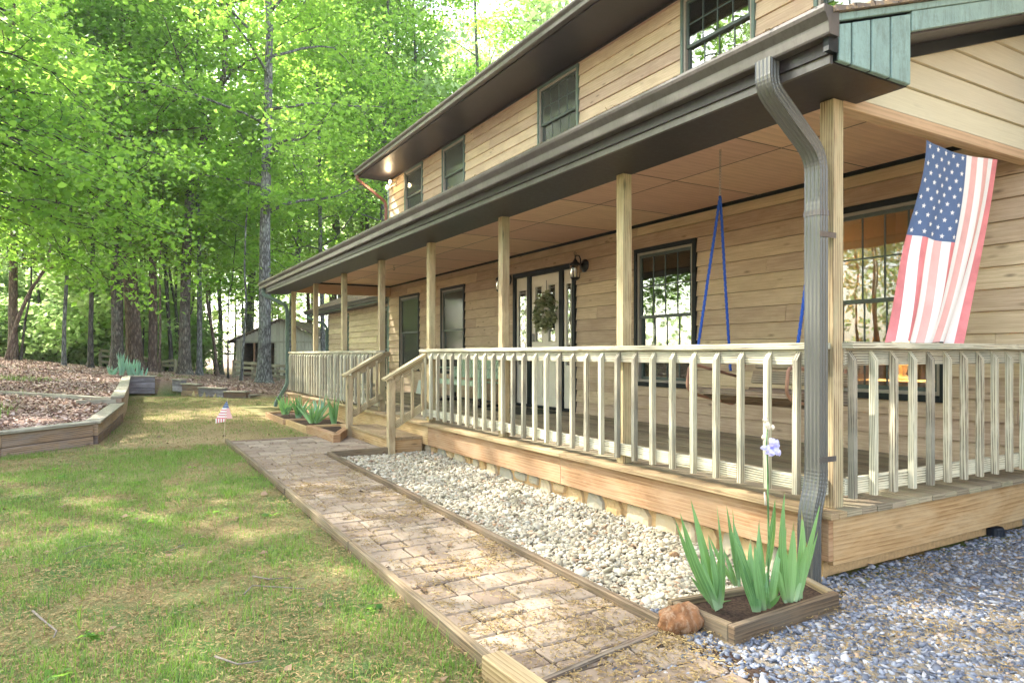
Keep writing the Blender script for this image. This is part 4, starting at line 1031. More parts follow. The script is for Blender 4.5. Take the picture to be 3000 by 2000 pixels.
def path_px(base, D, pts, h):
    """trunk centre line: list of (u, v) read off the photo at distance D, then straight up to height h"""
    out = [np.zeros(3)]
    for u, v in pts:
        p = onD(u, v, D) - base; out.append(np.array(p))
    last = out[-1]; prev = out[-2]; d = (last - prev); d[:2] *= .5; d = d / d[2]
    for z in np.linspace(last[2], h, 6)[1:]: out.append(last + d * (z - last[2]) + np.array([rng.normal(0, .12), rng.normal(0, .12), 0]))
    return out
HERO = [
 # u_base, D, radius, h, crown0, bark, label, path points
 (38, 27, .17, 19, 4.5, 'bark_red', 'straight brown trunked tree near the left edge of the woods', [(38, 900), (40, 700)]),
 (187, 26, .075, 14, 4.5, 'bark_grey', 'slim grey tree leaning slightly right, standing left of the rail fence', [(188, 950), (197, 790), (206, 640)]),
 (265, 27, .10, 16, 4.5, 'bark_dark', 'narrow dark tree just left of the rail fence', [(266, 950), (270, 780)]),
 (342, 28, .24, 24, 6.0, 'bark', 'large rough barked oak with a flared foot in front of the rail fence', [(344, 950), (342, 800), (330, 500), (312, 240), (305, 60)]),
 (395, 29, .32, 24, 7.0, 'bark_red', 'stout brown oak leaning a little left, standing behind the blue irises', [(391, 950), (380, 800), (370, 650), (366, 450)]),
 (447, 29.5, .18, 22, 6.0, 'bark_red', 'brown tree with reddish bark right of the stout leaning oak', [(449, 900), (447, 740), (444, 560)]),
 (541, 28.5, .235, 20, 5.0, 'bark', 'thick oak with a forked curving upper trunk left of the grey barn', [(541, 950), (545, 780), (553, 600), (566, 440), (606, 400), (621, 350)]),
 (584, 29, .115, 18, 5.0, 'bark_grey', 'slim lichen grey tree beside the forked oak', [(585, 900), (583, 700)]),
 (773, 24.5, .235, 22, 5.2, 'bark_grey', 'tall grey oak standing before the barn door near the porch corner', [(776, 950), (776, 700), (780, 480), (786, 250), (790, 60)]),
]
for (u, D, r, h, c0, bk, lab, pts) in HERO:
    b = tpos(u, D); big = r > .15
    add_tree(lab, b, bark=bk, h=h, r=r, crown0=c0 + .5, path=path_px(b, D, pts, h), nlimb=24 if big else 14, spread=4.6 if big else 2.6, per=27 if big else 22, trunk_n=14, leafsize=.15)
# leaning curved tree and saplings
def sapling(label, D, r, pts, bark='bark_dark', n=10, spread=1.6, per=40, h=None, leafsize=.13):
    u, v = pts[0]; b = tpos(u, D); path = [np.zeros(3)] + [np.array(onD(a, c, D) - b) for a, c in pts[1:]]
    add_tree(label, b, bark=bark, h=path[-1][2], r=r, crown0=path[-1][2] * .45, path=path, nlimb=n, spread=spread, per=per, trunk_n=8, leafsize=leafsize, nsub=4, name='sapling' if r < .05 else 'tree')
sapling('leaning curved tree bending right at the left edge of the woods', 25, .085, [(22, 1058), (36, 985), (60, 915), (95, 840), (138, 780), (150, 700), (165, 600), (170, 480)], 'bark_red', 14, 2.2)
sapling('thin dark sapling bowed at the top, left of the barn', 27, .035, [(668, 1100), (668, 960), (670, 860), (680, 830), (690, 700), (700, 560)])
sapling('pale mottled sapling leaning across the barn opening', 25, .05, [(706, 1102), (714, 1000), (722, 880), (716, 800), (720, 660), (735, 480), (745, 300)], 'bark_grey', 12, 1.8)
sapling('thin leaning sapling between the slim grey tree and the barn', 30, .07, [(638, 1092), (628, 1010), (620, 960), (608, 900), (600, 700), (596, 420)], 'bark_red')
sapling('thin pale sapling beside the reddish tree and the fence gap', 28, .05, [(467, 1075), (470, 950), (468, 800), (476, 600), (480, 420)], 'bark_red')
sapling('slender stem just right of the leaning curved tree', 27, .05, [(60, 1058), (72, 950), (92, 850), (90, 700), (96, 480)], 'bark_dark')

# mid trees behind and at the house end
for (u, D, r, h, lab) in [(735, 44, .28, 26, 'broad pinkish grey trunk rising behind the barn roof'), (842, 36, .19, 24, 'grey trunked tree seen between the tall grey oak and the porch eave'),
                          (950, 34, .13, 24, 'slim tree above the far end of the porch gutter'), (1113, 36, .19, 26, 'tree behind the wing reaching up beside the upper eave'),
                          (1020, 42, .22, 27, 'tall tree far behind the wing roof'), (1240, 40, .2, 28, 'tall tree showing just above the upper roof edge'), (1400, 46, .24, 31, 'tree top crowning the ridge of the upper roof')]:
    b = tpos(u, D); add_tree(lab, b, bark='bark_grey', h=h, r=r, crown0=5, nlimb=28, spread=5.0, per=30, leafsize=.17, name='tree')

# foreground maple reaching in from the left, trunk outside the frame
mb, C = None, None
def fg_tree(label, base, h, limbs, leafsize, per, r=.22, name='maple_tree'):
    t = empty(name, base, label, 'tree'); mb = MB()
    mb.tube([(0, 0, -.3), (0, 0, 0), (.02, 0, 1), (.05, .03, h * .4), (.0, .0, h * .7), (.05, 0, h)], [r * 1.5, r * 1.3, r, r * .8, r * .5, .03], 12)
    CC = []
    for (z, tip, sag) in limbs:
        p0 = np.array([0, 0, z]); p1 = np.array(tip, float) - np.array(base); L = np.linalg.norm(p1 - p0); P = []
        for i in range(9):
            s = i / 8; q = p0 * (1 - s) + p1 * s; q[2] += sag * 4 * s * (1 - s); P.append(q + rng.normal(0, .06, 3) * (0 < i < 8))
        mb.tube(P, list(np.linspace(.045, .008, 9)), 6)
        for k in range(16):
            q = P[2 + int(k * 7 / 16)] if k < 15 else P[8]; dd = (P[-1] - P[0]) / L + np.array([rng.normal(0, .55), rng.normal(0, .55), rng.normal(0, .25) - .12])
            SP = curve_pts(q, dd, rng.uniform(.7, 1.5), 5, up=-.04, wob=.15); mb.tube(SP, [.010, .008, .007, .006, .004, .003], 3)
            for s_ in SP[1:]:
                m = int(per * rng.uniform(.5, 1.5)); CC.append(s_ + rng.normal(0, 1, (m, 3)) * np.array([.22, .22, .13]))
    mb.build('trunk', M['bark_dark'], t, smooth=True)
    CC = np.concatenate(CC); V, F, rr = leaf_quads(CC, leafsize, droop=.45, flat=.55, aspect=.42)
    np_mesh('crown', V, F, M['leaf_fg'], t, rr)
fb = (-5.0, 13.6, gz(-5, 13.6))
limbs = []
for (u, v, D, z) in [(60, 420, 10.0, 3.2), (200, 560, 10.6, 3.4), (330, 650, 11.2, 3.6), (150, 250, 10.4, 4.3), (270, 480, 11.2, 4.0), (20, 650, 10.0, 3.0), (60, 100, 10.2, 5.0), (100, 160, 10.8, 5.2), (340, 780, 11.6, 3.3), (420, 480, 12.2, 4.4), (370, 560, 11.4, 4.0), (120, 500, 9.6, 3.6), (160, 680, 10.6, 3.1), (390, 690, 11.8, 3.4), (320, 860, 11.9, 3.0), (100, 330, 11.0, 4.4)]:
    p = onD(u, v - 40, D); limbs.append((z * 1.15, (p.x, p.y, p.z), .55))
fg_tree('leafy maple at the left whose drooping boughs hang over the near bank', fb, 11, limbs, .088, 14)

# shade trees out of frame to the left, added to dapple the lawn
SH = [(-8.5, 16.5), (-12.5, 22.5), (-7, 25), (-9.5, 30), (-4.2, 20.5)]
mb, C = tree_meshes(h=19, r=.2, crown0=6.5, nlimb=10, spread=4.6, leafsize=.2, per=36, nsub=3)
V, F, rr = leaf_quads(C, .19)
tm = mb.build('trunk', M['bark'], None, smooth=True); cm_ = np_mesh('crown', V, F, M['leaf'], None, rr)
sh0 = empty('tree', (SH[0][0], SH[0][1], gz(*SH[0])), 'tall unseen tree added left of the lawn to shade it', 'tree', 'unseen shade trees left of the lawn')
tm.parent = sh0; cm_.parent = sh0
for i, (x, y) in enumerate(SH):
    o = sh0 if i == 0 else copy_tree(sh0)
    o.location = (x, y, gz(x, y) - .05); o.rotation_euler = (0, 0, i * 1.3); s = rng.uniform(.85, 1.15); o.scale = (s, s, s)

# background woods: individual trees, copied from six
var = []
for k in range(6):
    h = [20, 23, 26, 18, 22, 15][k]
    mb, C = tree_meshes(h=h, r=[.12, .16, .2, .09, .11, .06][k], crown0=[7, 9, 10, 6, 8, 2.5][k], nlimb=24, spread=[3.6, 4.2, 4.6, 3, 3.4, 2.6][k], leafsize=.24, per=[9, 10, 10, 9, 10, 9][k], nsub=5, trunk_n=8)
    V, F, rr = leaf_quads(C, .23)
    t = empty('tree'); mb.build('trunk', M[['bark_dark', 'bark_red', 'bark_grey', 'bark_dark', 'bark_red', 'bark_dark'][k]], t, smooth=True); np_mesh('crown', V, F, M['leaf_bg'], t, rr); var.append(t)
used = [False] * 6; placed = []
cand = 0
while len(placed) < 62 and cand < 4000:
    cand += 1
    u = rng.uniform(-250, 1650); D = 33 + 52 * rng.uniform(0, 1) ** 1.1
    p = onD(u, V0, D)
    if p.x > 5.0 and p.y < 46 and p.x < 15: continue
    if u > 600 and D < 44: continue
    if any((p.x - a) ** 2 + (p.y - b) ** 2 < 6 for a, b in placed): continue
    placed.append((p.x, p.y)); k = int(rng.integers(0, 6))
    o = copy_tree(var[k]) if used[k] else var[k]; used[k] = True
    o.location = (p.x, p.y, gz(p.x, p.y) - .1); o.rotation_euler = (0, 0, rng.uniform(0, 6.28)); s = rng.uniform(.85, 1.2); o.scale = (s, s, s * rng.uniform(.9, 1.1))
    near = D < 55
    tag(o, ['slim straight forest tree in the woods behind the fence', 'forest tree deep in the woods with a hazy pale crown'][0 if near else 1], 'tree', ['trees of the near woods', 'trees deep in the woods'][0 if near else 1])
for q in range(26):
    u = rng.uniform(880, 1750); D = rng.uniform(38, 72); p = onD(u, V0, D); k = int(rng.integers(0, 5)); o = copy_tree(var[k])
    o.location = (p.x, p.y, gz(p.x, p.y) - .1); o.rotation_euler = (0, 0, rng.uniform(0, 6.28)); s = rng.uniform(1.0, 1.3); o.scale = (s, s, s)
    tag(o, 'tall forest tree standing behind the house', 'tree', 'trees behind the house')
for q in range(46):
    az_ = R(rng.uniform(-88, -16)); D = rng.uniform(33, 64); x, y = D * math.sin(az_), D * math.cos(az_); k = int(rng.integers(0, 6)); o = copy_tree(var[k])
    o.location = (x, y, gz(x, y) - .1); o.rotation_euler = (0, 0, rng.uniform(0, 6.28)); s = rng.uniform(.85, 1.1); o.scale = (s, s, s)
    tag(o, 'forest tree of the woods left of the lawn, mirrored in the porch windows', 'tree', 'trees of the woods left of the lawn')
mb, C = tree_meshes(h=17, r=.075, crown0=8.5, nlimb=14, spread=2.2, leafsize=.22, per=9, nsub=4, trunk_n=7)
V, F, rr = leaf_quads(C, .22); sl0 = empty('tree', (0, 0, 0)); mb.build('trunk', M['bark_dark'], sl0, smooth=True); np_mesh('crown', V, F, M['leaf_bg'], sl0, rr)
for q in range(80):
    u = rng.uniform(-200, 780); D = 31 + 34 * rng.uniform(0, 1); p = onD(u, V0, D)
    if u > 640 and D < 48: continue
    o = sl0 if q == 0 else copy_tree(sl0); o.location = (p.x, p.y, gz(p.x, p.y) - .1); o.rotation_euler = (rng.normal(0, .03), rng.normal(0, .03), rng.uniform(0, 6.28)); s = rng.uniform(.7, 1.25); o.scale = (s * rng.uniform(.7, 1.4),) * 2 + (s,)
    tag(o, 'slim bare stemmed pole tree rising between the bigger trunks', 'tree', 'slim pole trees of the woods')
# low understory shrubs
mb, C = tree_meshes(h=3.2, r=.03, crown0=.4, nlimb=22, spread=1.7, leafsize=.16, per=26, nsub=4, trunk_n=6)
V, F, rr = leaf_quads(C, .15); s0 = empty('shrub', (0, 0, 0), 'leafy understory shrub among the tree trunks', 'shrub', 'understory shrubs')
mb.build('stem', M['bark_dark'], s0, smooth=True); np_mesh('foliage', V, F, M['leaf_bg'], s0, rr)
k = 0
for q in range(900):
    if k >= 55: break
    u = rng.uniform(-150, 560); D = rng.uniform(31, 60); p = onD(u, V0, D)
    if p.x > 4.5 and D < 44: continue
    o = s0 if k == 0 else copy_tree(s0); k += 1
    o.location = (p.x, p.y, gz(p.x, p.y) - .05); o.rotation_euler = (0, 0, rng.uniform(0, 6)); s = rng.uniform(.7, 1.5); o.scale = (s, s, s * rng.uniform(.8, 1.3))
# far woods mass
n = 56000; a = rng.uniform(-1.75, 1.0, n) ; D = rng.uniform(84, 112, n)
x = D * np.sin(a + .1); y = D * np.cos(a + .1); z = rng.uniform(0, 1, n) ** .6 * (30 + 6 * np.sin(a * 23) + 4 * np.sin(a * 61 + 1)) - 1.5
cl = np.sin(x * .9) * np.sin(y * .8 + 2) * np.sin(z * 1.1 + x * .3); keep = cl > -.05
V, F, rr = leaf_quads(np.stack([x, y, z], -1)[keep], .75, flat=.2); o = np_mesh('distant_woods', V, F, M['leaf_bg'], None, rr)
tag(o, 'far off wood of pale spring green reading as one mass', kind='stuff')

# ------------------------------------------------------------------ retaining walls
def sleeper_wall(label, pts, zt0, zt1, courses, mat, cap=True, w=.14, ch=.165, name='retaining_wall', capmat=None):
    t = empty(name, (pts[0][0], pts[0][1], 0), label, 'retaining wall')
    for (a, b), s0, s1 in zip(zip(pts[:-1], pts[1:]), np.linspace(zt0, zt1, len(pts))[:-1], np.linspace(zt0, zt1, len(pts))[1:]):
        L = math.hypot(b[0] - a[0], b[1] - a[1]); n = max(1, round(L / 2.3))
        for c in range(courses):
            for k in range(n):
                ta, tb = k / n, (k + 1) / n
                if c % 2 and n > 1: ta, tb = (ta - .5 / n if k else 0), (tb - .5 / n if k < n - 1 else 1)
                pa = Vector((a[0] + (b[0] - a[0]) * ta, a[1] + (b[1] - a[1]) * ta, s0 + (s1 - s0) * ta)); pb_ = Vector((a[0] + (b[0] - a[0]) * tb, a[1] + (b[1] - a[1]) * tb, s0 + (s1 - s0) * tb))
                zc = -.04 * (1 if cap else 0) - ch * (c + .5); e = (pb_ - pa).normalized() * .003
                off = Vector((0, random.uniform(-.006, .006), 0))
                mb = MB(); mb.bar(pa + e + Vector((0, 0, zc)) + off, pb_ - e + Vector((0, 0, zc)) + off, w + random.uniform(-.008, .008), ch - .006)
                o = mb.build('sleeper', M[mat], t, bevel=.007); o.location = -t.location
        if cap:
            mb = MB(); mb.bar(Vector((a[0], a[1], s0 - .02)), Vector((b[0], b[1], s1 - .02)), w + .07, .038); o = mb.build('cap_board', M[capmat or 'sleeper_cap'], t, bevel=.006); o.location = -t.location
    return t
sleeper_wall('low brown sleeper retaining wall with a cap at the left of the lawn', [(-6.5, 5.45), (-3.6, 8.0), (-1.22, 10.12), (-.30, 10.80)], .27, .32, 2, 'sleeper')
sleeper_wall('short sleeper wall with a pale cap leading back from the wall corner', [(-.28, 10.80), (.04, 14.1)], .32, .36, 2, 'sleeper')
sleeper_wall('higher long sleeper wall running back along the left of the lawn', [(.02, 13.9), (.13, 16.9), (.26, 22.82)], .485, .585, 3, 'sleeper')
mb = MB(); mb.bar((-.60, 13.9, .38), (.0, 13.92, .38), .1, .1); o = mb.build('sleeper_end', M['sleeper_cap'], bevel=.008); tag(o, 'short sleeper stub at the step between the low and high wall caps', 'timber')
sleeper_wall('grey three course sleeper wall facing the lawn below the blue irises', [(.32, 22.80), (1.0, 22.77)], .60, .585, 3, 'sleeper_grey')
sleeper_wall('grey sleeper wall right of the garden steps', [(1.50, 22.55), (1.72, 22.1)], .49, .48, 2, 'sleeper_grey')
sleeper_wall('dark sleeper wall stepping down, second from the garden steps', [(1.70, 22.15), (2.10, 21.5)], .375, .37, 2, 'sleeper')
sleeper_wall('sleeper wall stepping down, third from the garden steps', [(2.10, 21.5), (2.64, 20.52)], .285, .28, 2, 'sleeper_grey')
sleeper_wall('low sleeper wall stepping down, fourth from the garden steps', [(2.64, 20.5), (3.14, 19.92)], .20, .20, 1, 'sleeper', ch=.2)
sleeper_wall('lowest end sleeper of the stepped garden wall', [(3.14, 19.92), (4.0, 20.4)], .11, .10, 1, 'sleeper')
gs = empty('garden_steps', (1.25, 22.9, 0), 'two weathered timber garden steps between the grey sleeper walls', 'steps')
for i, (yy, zt) in enumerate(((22.75, .17), (23.05, .33), (23.4, .49))):
    mb = MB(); mb.box(1.02, 1.52 + i * .0, yy, yy + .30, -.05, zt, L=0); o = mb.build('step', M['sleeper'], gs, bevel=.008); o.location = -gs.location
sleeper_wall('thin sleeper edging lying across the bank behind the low wall', [(-3.4, 17.2), (-.05, 14.3)], .62, .44, 1, 'sleeper_cap', cap=False, w=.1, ch=.1, name='bank_edging')
sleeper_wall('far sleeper edging at the back of the planting bed', [(-3.2, 22.0), (.2, 22.4)], .74, .60, 1, 'sleeper', cap=False, w=.1, ch=.12, name='bank_edging')

# ------------------------------------------------------------------ fences, barn
def rail_fence(label, posts, hts, D, rails=3):
    P = [onD(u, V0, D) for u in posts]; t = empty('rail_fence', (P[0].x, P[0].y, gz(P[0].x, P[0].y)), label, 'fence')
    Z = [gz(p.x, p.y) for p in P]
    for p, z, h in zip(P, Z, hts):
        mb = MB(); mb.box(p.x - .07, p.x + .07, p.y - .06, p.y + .06, z - .1, z + h, L=2); o = mb.build('post', M['fence'], t, bevel=.01); o.location = -t.location
    for i in range(len(P) - 1):
        for k in range(rails):
            h0, h1 = hts[i] * (.9 - .3 * k), hts[i + 1] * (.9 - .3 * k); mb = MB()
            d = Vector((.0, -.09, 0)); mb.bar(Vector((P[i].x, P[i].y, Z[i] + h0)) + d, Vector((P[i + 1].x, P[i + 1].y, Z[i + 1] + h1 + random.uniform(-.03, .03))) + d, .05, .12); o = mb.build('rail', M['fence'], t, bevel=.01); o.location = -t.location
    return t
rail_fence('dark three rail fence behind the large oaks', [294, 376, 440], [.85, .85, .55], 31)
rail_fence('short low rail fence between the oaks left of the forked oak', [474, 514], [.5, .62], 31, 2)
rail_fence('split rail fence in front of the barn', [686, 741, 815, 900], [.78, .78, .75, .75], 29)
def local_frame(o, mb_list): pass
BD = 38.; bl = onD(693, V0, BD); br = onD(955, V0, BD); ax = (br - bl); BW = ax.length; ang = math.atan2(ax.y, ax.x)
bz = gz(bl.x, bl.y) - .05
barn = empty('barn', (bl.x, bl.y, bz), 'small grey board barn with a low gable roof and a dark open doorway', 'barn'); barn.rotation_euler = (0, 0, ang)
EH = 1.22 + 43 * BD / 2000 - bz; PH = 1.22 + 100 * BD / 2000 - bz
def bb(mb, n, mat, **k): return mb.build(n, mat, barn, **k)
mb = MB(); x = 0; 
while x < BW:
    x1 = min(x + .2, BW); xc = (x + x1) / 2; top = EH + (PH - EH) * (1 - abs(xc - BW / 2) / (BW / 2)); z0 = 0 if (x < .25 or x > 2.15) else EH - .15
    mb.box(x + .004, x1 - .004, -.02, .02, z0, top - .02, L=2); x = x1
bb(mb, 'front_wall', M['old_wood'])
mb = MB(); mb.box(0, .04, .03, 5, 0, EH); mb.box(BW - .04, BW, .03, 5, 0, EH); mb.box(0, BW, 4.96, 5.0, 0, EH); mb.box(0, BW, 0.03, 5, -.05, 0.01)
mb.box(.1, 2.2, 2.2, 2.26, 0, EH); bb(mb, 'side_wall', M['swing'])
mb = MB(); mb.box(.2, BW, -.06, -.022, EH - .19, EH - .09); mb.box(.0, .12, -.055, -.021, 0, EH - .05); mb.box(.22, .30, -.05, -.0205, 0, EH - .19); mb.box(2.12, 2.22, -.05, -.0205, 0, EH - .19)
bb(mb, 'door_trim', mat_plain('pale_trim', (.42, .40, .30), .8))
mb = MB(); mb.box(.95, 1.05, -.04, -.021, 0, EH - .2); mb.tube([(.4, -.05, .3), (1.7, -.05, .3)], .02); mb.tube([(.4, -.05, .75), (1.7, -.05, .75)], .02); mb.tube([(1.7, -.05, .1), (1.7, -.05, 1.0)], .02); bb(mb, 'barn_gate', M['strap'])
for s in (0, 1):
    mb = MB(); x0, x1 = (-.45, BW / 2) if s == 0 else (BW + .45, BW / 2); ze = EH - .45 * (PH - EH) / (BW / 2)
    mb.hexa([(x0, -.35, ze), (x1, -.35, PH), (x1, 5.3, PH), (x0, 5.3, ze), (x0, -.35, ze + .08), (x1, -.35, PH + .08), (x1, 5.3, PH + .08), (x0, 5.3, ze + .08)]); bb(mb, 'roof', M['shingle'])

# ------------------------------------------------------------------ small things on the porch
# lanterns
def lantern(label, y):
    t = empty('wall_lantern', (5.875, y, 2.5), label, 'lantern', 'wall lanterns beside the front door')
    m = MB(); m.lathe((0, 0, 0), [(0, -.05), (.03, -.045), (.05, -.03), (.07, -.022), (.075, -.01), (.095, -.006), (.095, .004)], 20, 'x'); m.build('wall_plate', M['iron'], t, smooth=True)
    m = MB(); m.tube([(-.04, 0, .0), (-.07, 0, .02), (-.075, 0, .09), (-.10, 0, .135), (-.14, 0, .14), (-.165, 0, .115), (-.17, 0, .09)], .010, 8); m.tube([(-.17 + .02 * math.sin(a), 0, .165 + .02 * math.cos(a)) for a in np.linspace(0, 6.2, 10)], .004, 6); m.tube([(-.17, 0, .08), (-.17, 0, .145)], .008, 8)
    m.build('arm', M['iron'], t, smooth=True)
    m = MB(); m.lathe((-.17, 0, 0), [(0, .10), (.012, .095), (.018, .075), (.03, .065), (.04, .045), (.075, .02), (.088, .0), (.088, -.012), (.078, -.014)], 20); m.build('cap', M['iron'], t, smooth=True)
    m = MB(); m.lathe((-.17, 0, 0), [(.076, -.014), (.076, -.08), (.068, -.155), (.062, -.185)], 20); m.build('glass_body', M['glass_lamp'], t, smooth=True)
    m = MB(); m.lathe((-.17, 0, 0), [(.068, -.178), (.068, -.19), (.05, -.21), (.02, -.225), (0, -.228)], 20)
    for k in range(4):
        a = k * math.pi / 2 + .6; m.tube([(-.17 + .079 * math.cos(a), .079 * math.sin(a), -.01), (-.17 + .069 * math.cos(a), .069 * math.sin(a), -.18)], .004, 6)
    m.build('base_cage', M['iron'], t, smooth=True)
    m = MB(); m.lathe((-.17, 0, 0), [(0, -.03), (.012, -.05), (.014, -.1), (.014, -.17)], 10); m.build('candle', M['cream'], t)
    return t
lantern('black wall lantern with a glass body right of the front door', 8.03)
lantern('black wall lantern left of the front door, half hidden by a porch post', 10.24)
# wreath
W = (5.862, 9.01, 1.88); t = empty('wreath', W, 'round wreath of pale green leaves hanging on the cream front door', 'wreath')
cs = []
for k in range(420):
    a = rng.uniform(0, 6.283); rr_ = .205 + rng.normal(0, .045); cs.append([-abs(rng.normal(0, .03)) - .005, math.cos(a) * rr_, math.sin(a) * rr_ * 1.05])
V, F, rr = leaf_quads(np.array(cs), .085, droop=0, flat=.0, aspect=.38); V[:, 0] = np.minimum(V[:, 0], -.0); np_mesh('leaves', V, F, M['wreath'], t, rr)
m = MB(); m.tube([(-.012, math.cos(a) * .2, math.sin(a) * .2) for a in np.linspace(0, 6.283, 24)], .012, 6); m.build('hoop', M['stick'], t)
m = MB(); m.box(-.012, -.009, -.006, .006, .2, .50); m.build('ribbon', M['iron'], t)
# door mat
mb = MB(); mb.box(5.05, 5.72, 8.4, 9.6, DT + .002, DT + .014); tag(mb.build('door_mat', M['mat'], bevel=.004), 'dark door mat on the deck in front of the cream door', 'mat')
# bench
BL = (5.5, 10.85, DT); t = empty('glider_bench', BL, 'pale green slatted glider bench against the wall left of the door', 'bench')
def gb(m, n, mat='paintgreen', **k): return under(m.build(n, M[mat], t, **k), t, BL)
for yy in np.arange(9.93, 11.75, .085):
    m = MB(); m.bar((5.52, yy, .80), (5.74, yy, 1.22), .012, .06, (0, 1, 0)); gb(m, 'back_slat', bevel=.003)
m = MB(); m.bar((5.70, 9.88, 1.12), (5.70, 11.82, 1.12), .02, .07); m.bar((5.56, 9.88, .84), (5.56, 11.82, .84), .02, .05); gb(m, 'back_rail')
for k in range(5):
    m = MB(); m.box(5.10 + k * .085, 5.175 + k * .085, 9.88, 11.82, .755 - k * .006, .775 - k * .006); gb(m, 'seat_slat', bevel=.003)
m = MB(); m.box(5.085, 5.099, 9.88, 11.82, .69, .77); gb(m, 'apron')
for yy in (9.86, 11.8):
    m = MB(); m.box(5.08, 5.66, yy, yy + .06, .955, .985); gb(m, 'armrest', bevel=.004)
    for xx in (5.10, 5.58): m = MB(); m.box(xx, xx + .04, yy, yy + .05, .50, .95); gb(m, 'arm_support')
m = MB()
for yy in (9.87, 11.81): m.box(5.06, 5.72, yy - .01, yy + .05, DT + .002, DT + .05); m.box(5.12, 5.16, yy, yy + .04, DT + .05, .7); m.box(5.58, 5.62, yy, yy + .04, DT + .05, .7)
m.box(5.4, 5.43, 9.9, 11.8, DT + .06, DT + .10); gb(m, 'base_frame', 'iron')
# sign
t = empty('leaning_sign', (5.78, 13.75, DT), 'white painted sign board with black letters leaning against the wall beside the steps', 'sign')
m = MB(); m.hexa([(-.02, -.55, .004), (0, -.55, .004), (0, .45, .004), (-.02, .45, .004), (.05, -.55, .30), (.07, -.55, .30), (.07, .45, .30), (.05, .45, .30)]); m.build('board', M['sign'], t, bevel=.003)
tc = bpy.data.curves.new('lettering', 'FONT'); tc.body = 'LAKE'; tc.size = .20; tc.extrude = .001; tc.shear = .3; tc.materials.append(M['iron'])
tmp_ = bpy.data.objects.new('tmp', tc); col.objects.link(tmp_); bpy.context.view_layer.update()
lme = bpy.data.meshes.new_from_object(tmp_); bpy.data.objects.remove(tmp_)
to = bpy.data.objects.new('lettering', lme); col.objects.link(to); to.parent = t
to.matrix_local = Matrix.Translation((-.004, .60 - .05, .09)) @ Matrix(((0, -.23, -1, 0), (-1, 0, 0, 0), (0, 1, -.23, 0), (0, 0, 0, 1))).to_4x4() 
to.matrix_local = Matrix.Translation((.012 - .006, .42, .085)) @ Matrix(((0, .23, -.97, 0), (-1, 0, 0, 0), (0, .97, .23, 0), (0, 0, 0, 1)))
# curtains
def curtain(label, y0, y1, z0, z1, diag=False):
    n = 40; mb = MB()
    for i in range(n):
        a, b = y0 + (y1 - y0) * i / n, y0 + (y1 - y0) * (i + 1) / n; xa, xb = 6.02 + .018 * math.sin(i * 1.1), 6.02 + .018 * math.sin((i + 1) * 1.1)
        zb_ = z0
        mb.poly([(xa, a, zb_), (xb, b, zb_), (xb, b, z1), (xa, a, z1)], r=.5)
    o = mb.build('curtain', M['fabric'], None, smooth=True); tag(o, label, 'curtain')
curtain('pale curtain drawn behind the farthest porch window', 14.35, 14.95, .9, 2.5)
curtain('pale curtain at one side of the second porch window from the far end', 12.7, 13.05, .9, 2.5)
# table lamp in near window
t = empty('table_lamp', (7.1, 4.12, .95), 'lit table lamp with a cream shade seen through the window behind the flag', 'lamp')
m = MB(); m.lathe((0, 0, 0), [(.12, .28), (.075, .48)], 20); m.build('lamp_shade', M['shade'], t, smooth=True)
m = MB(); m.lathe((0, 0, 0), [(.0, .0), (.08, .005), (.07, .03), (.03, .06), (.06, .14), (.05, .2), (.015, .26), (.01, .36)], 16); m.build('lamp_base', M['cream'], t, smooth=True)
m = MB(); m.box(6.85, 7.4, 3.7, 4.55, .90, .945); m.box(6.87, 6.92, 3.72, 3.77, .335, .9); m.box(6.87, 6.92, 4.48, 4.53, .335, .9); m.box(7.33, 7.38, 3.72, 3.77, .335, .9); m.box(7.33, 7.38, 4.48, 4.53, .335, .9)
tag(m.build('side_table', M['beam'], bevel=.003), 'wooden side table under the lit lamp inside the house', 'table')
pl = bpy.data.lights.new('table_lamp_bulb', 'POINT'); pl.energy = 14; pl.color = (1, .72, .4); pl.shadow_soft_size = .06
po = bpy.data.objects.new('table_lamp_bulb', pl); col.objects.link(po); po.parent = t; po.location = (0, 0, .40)

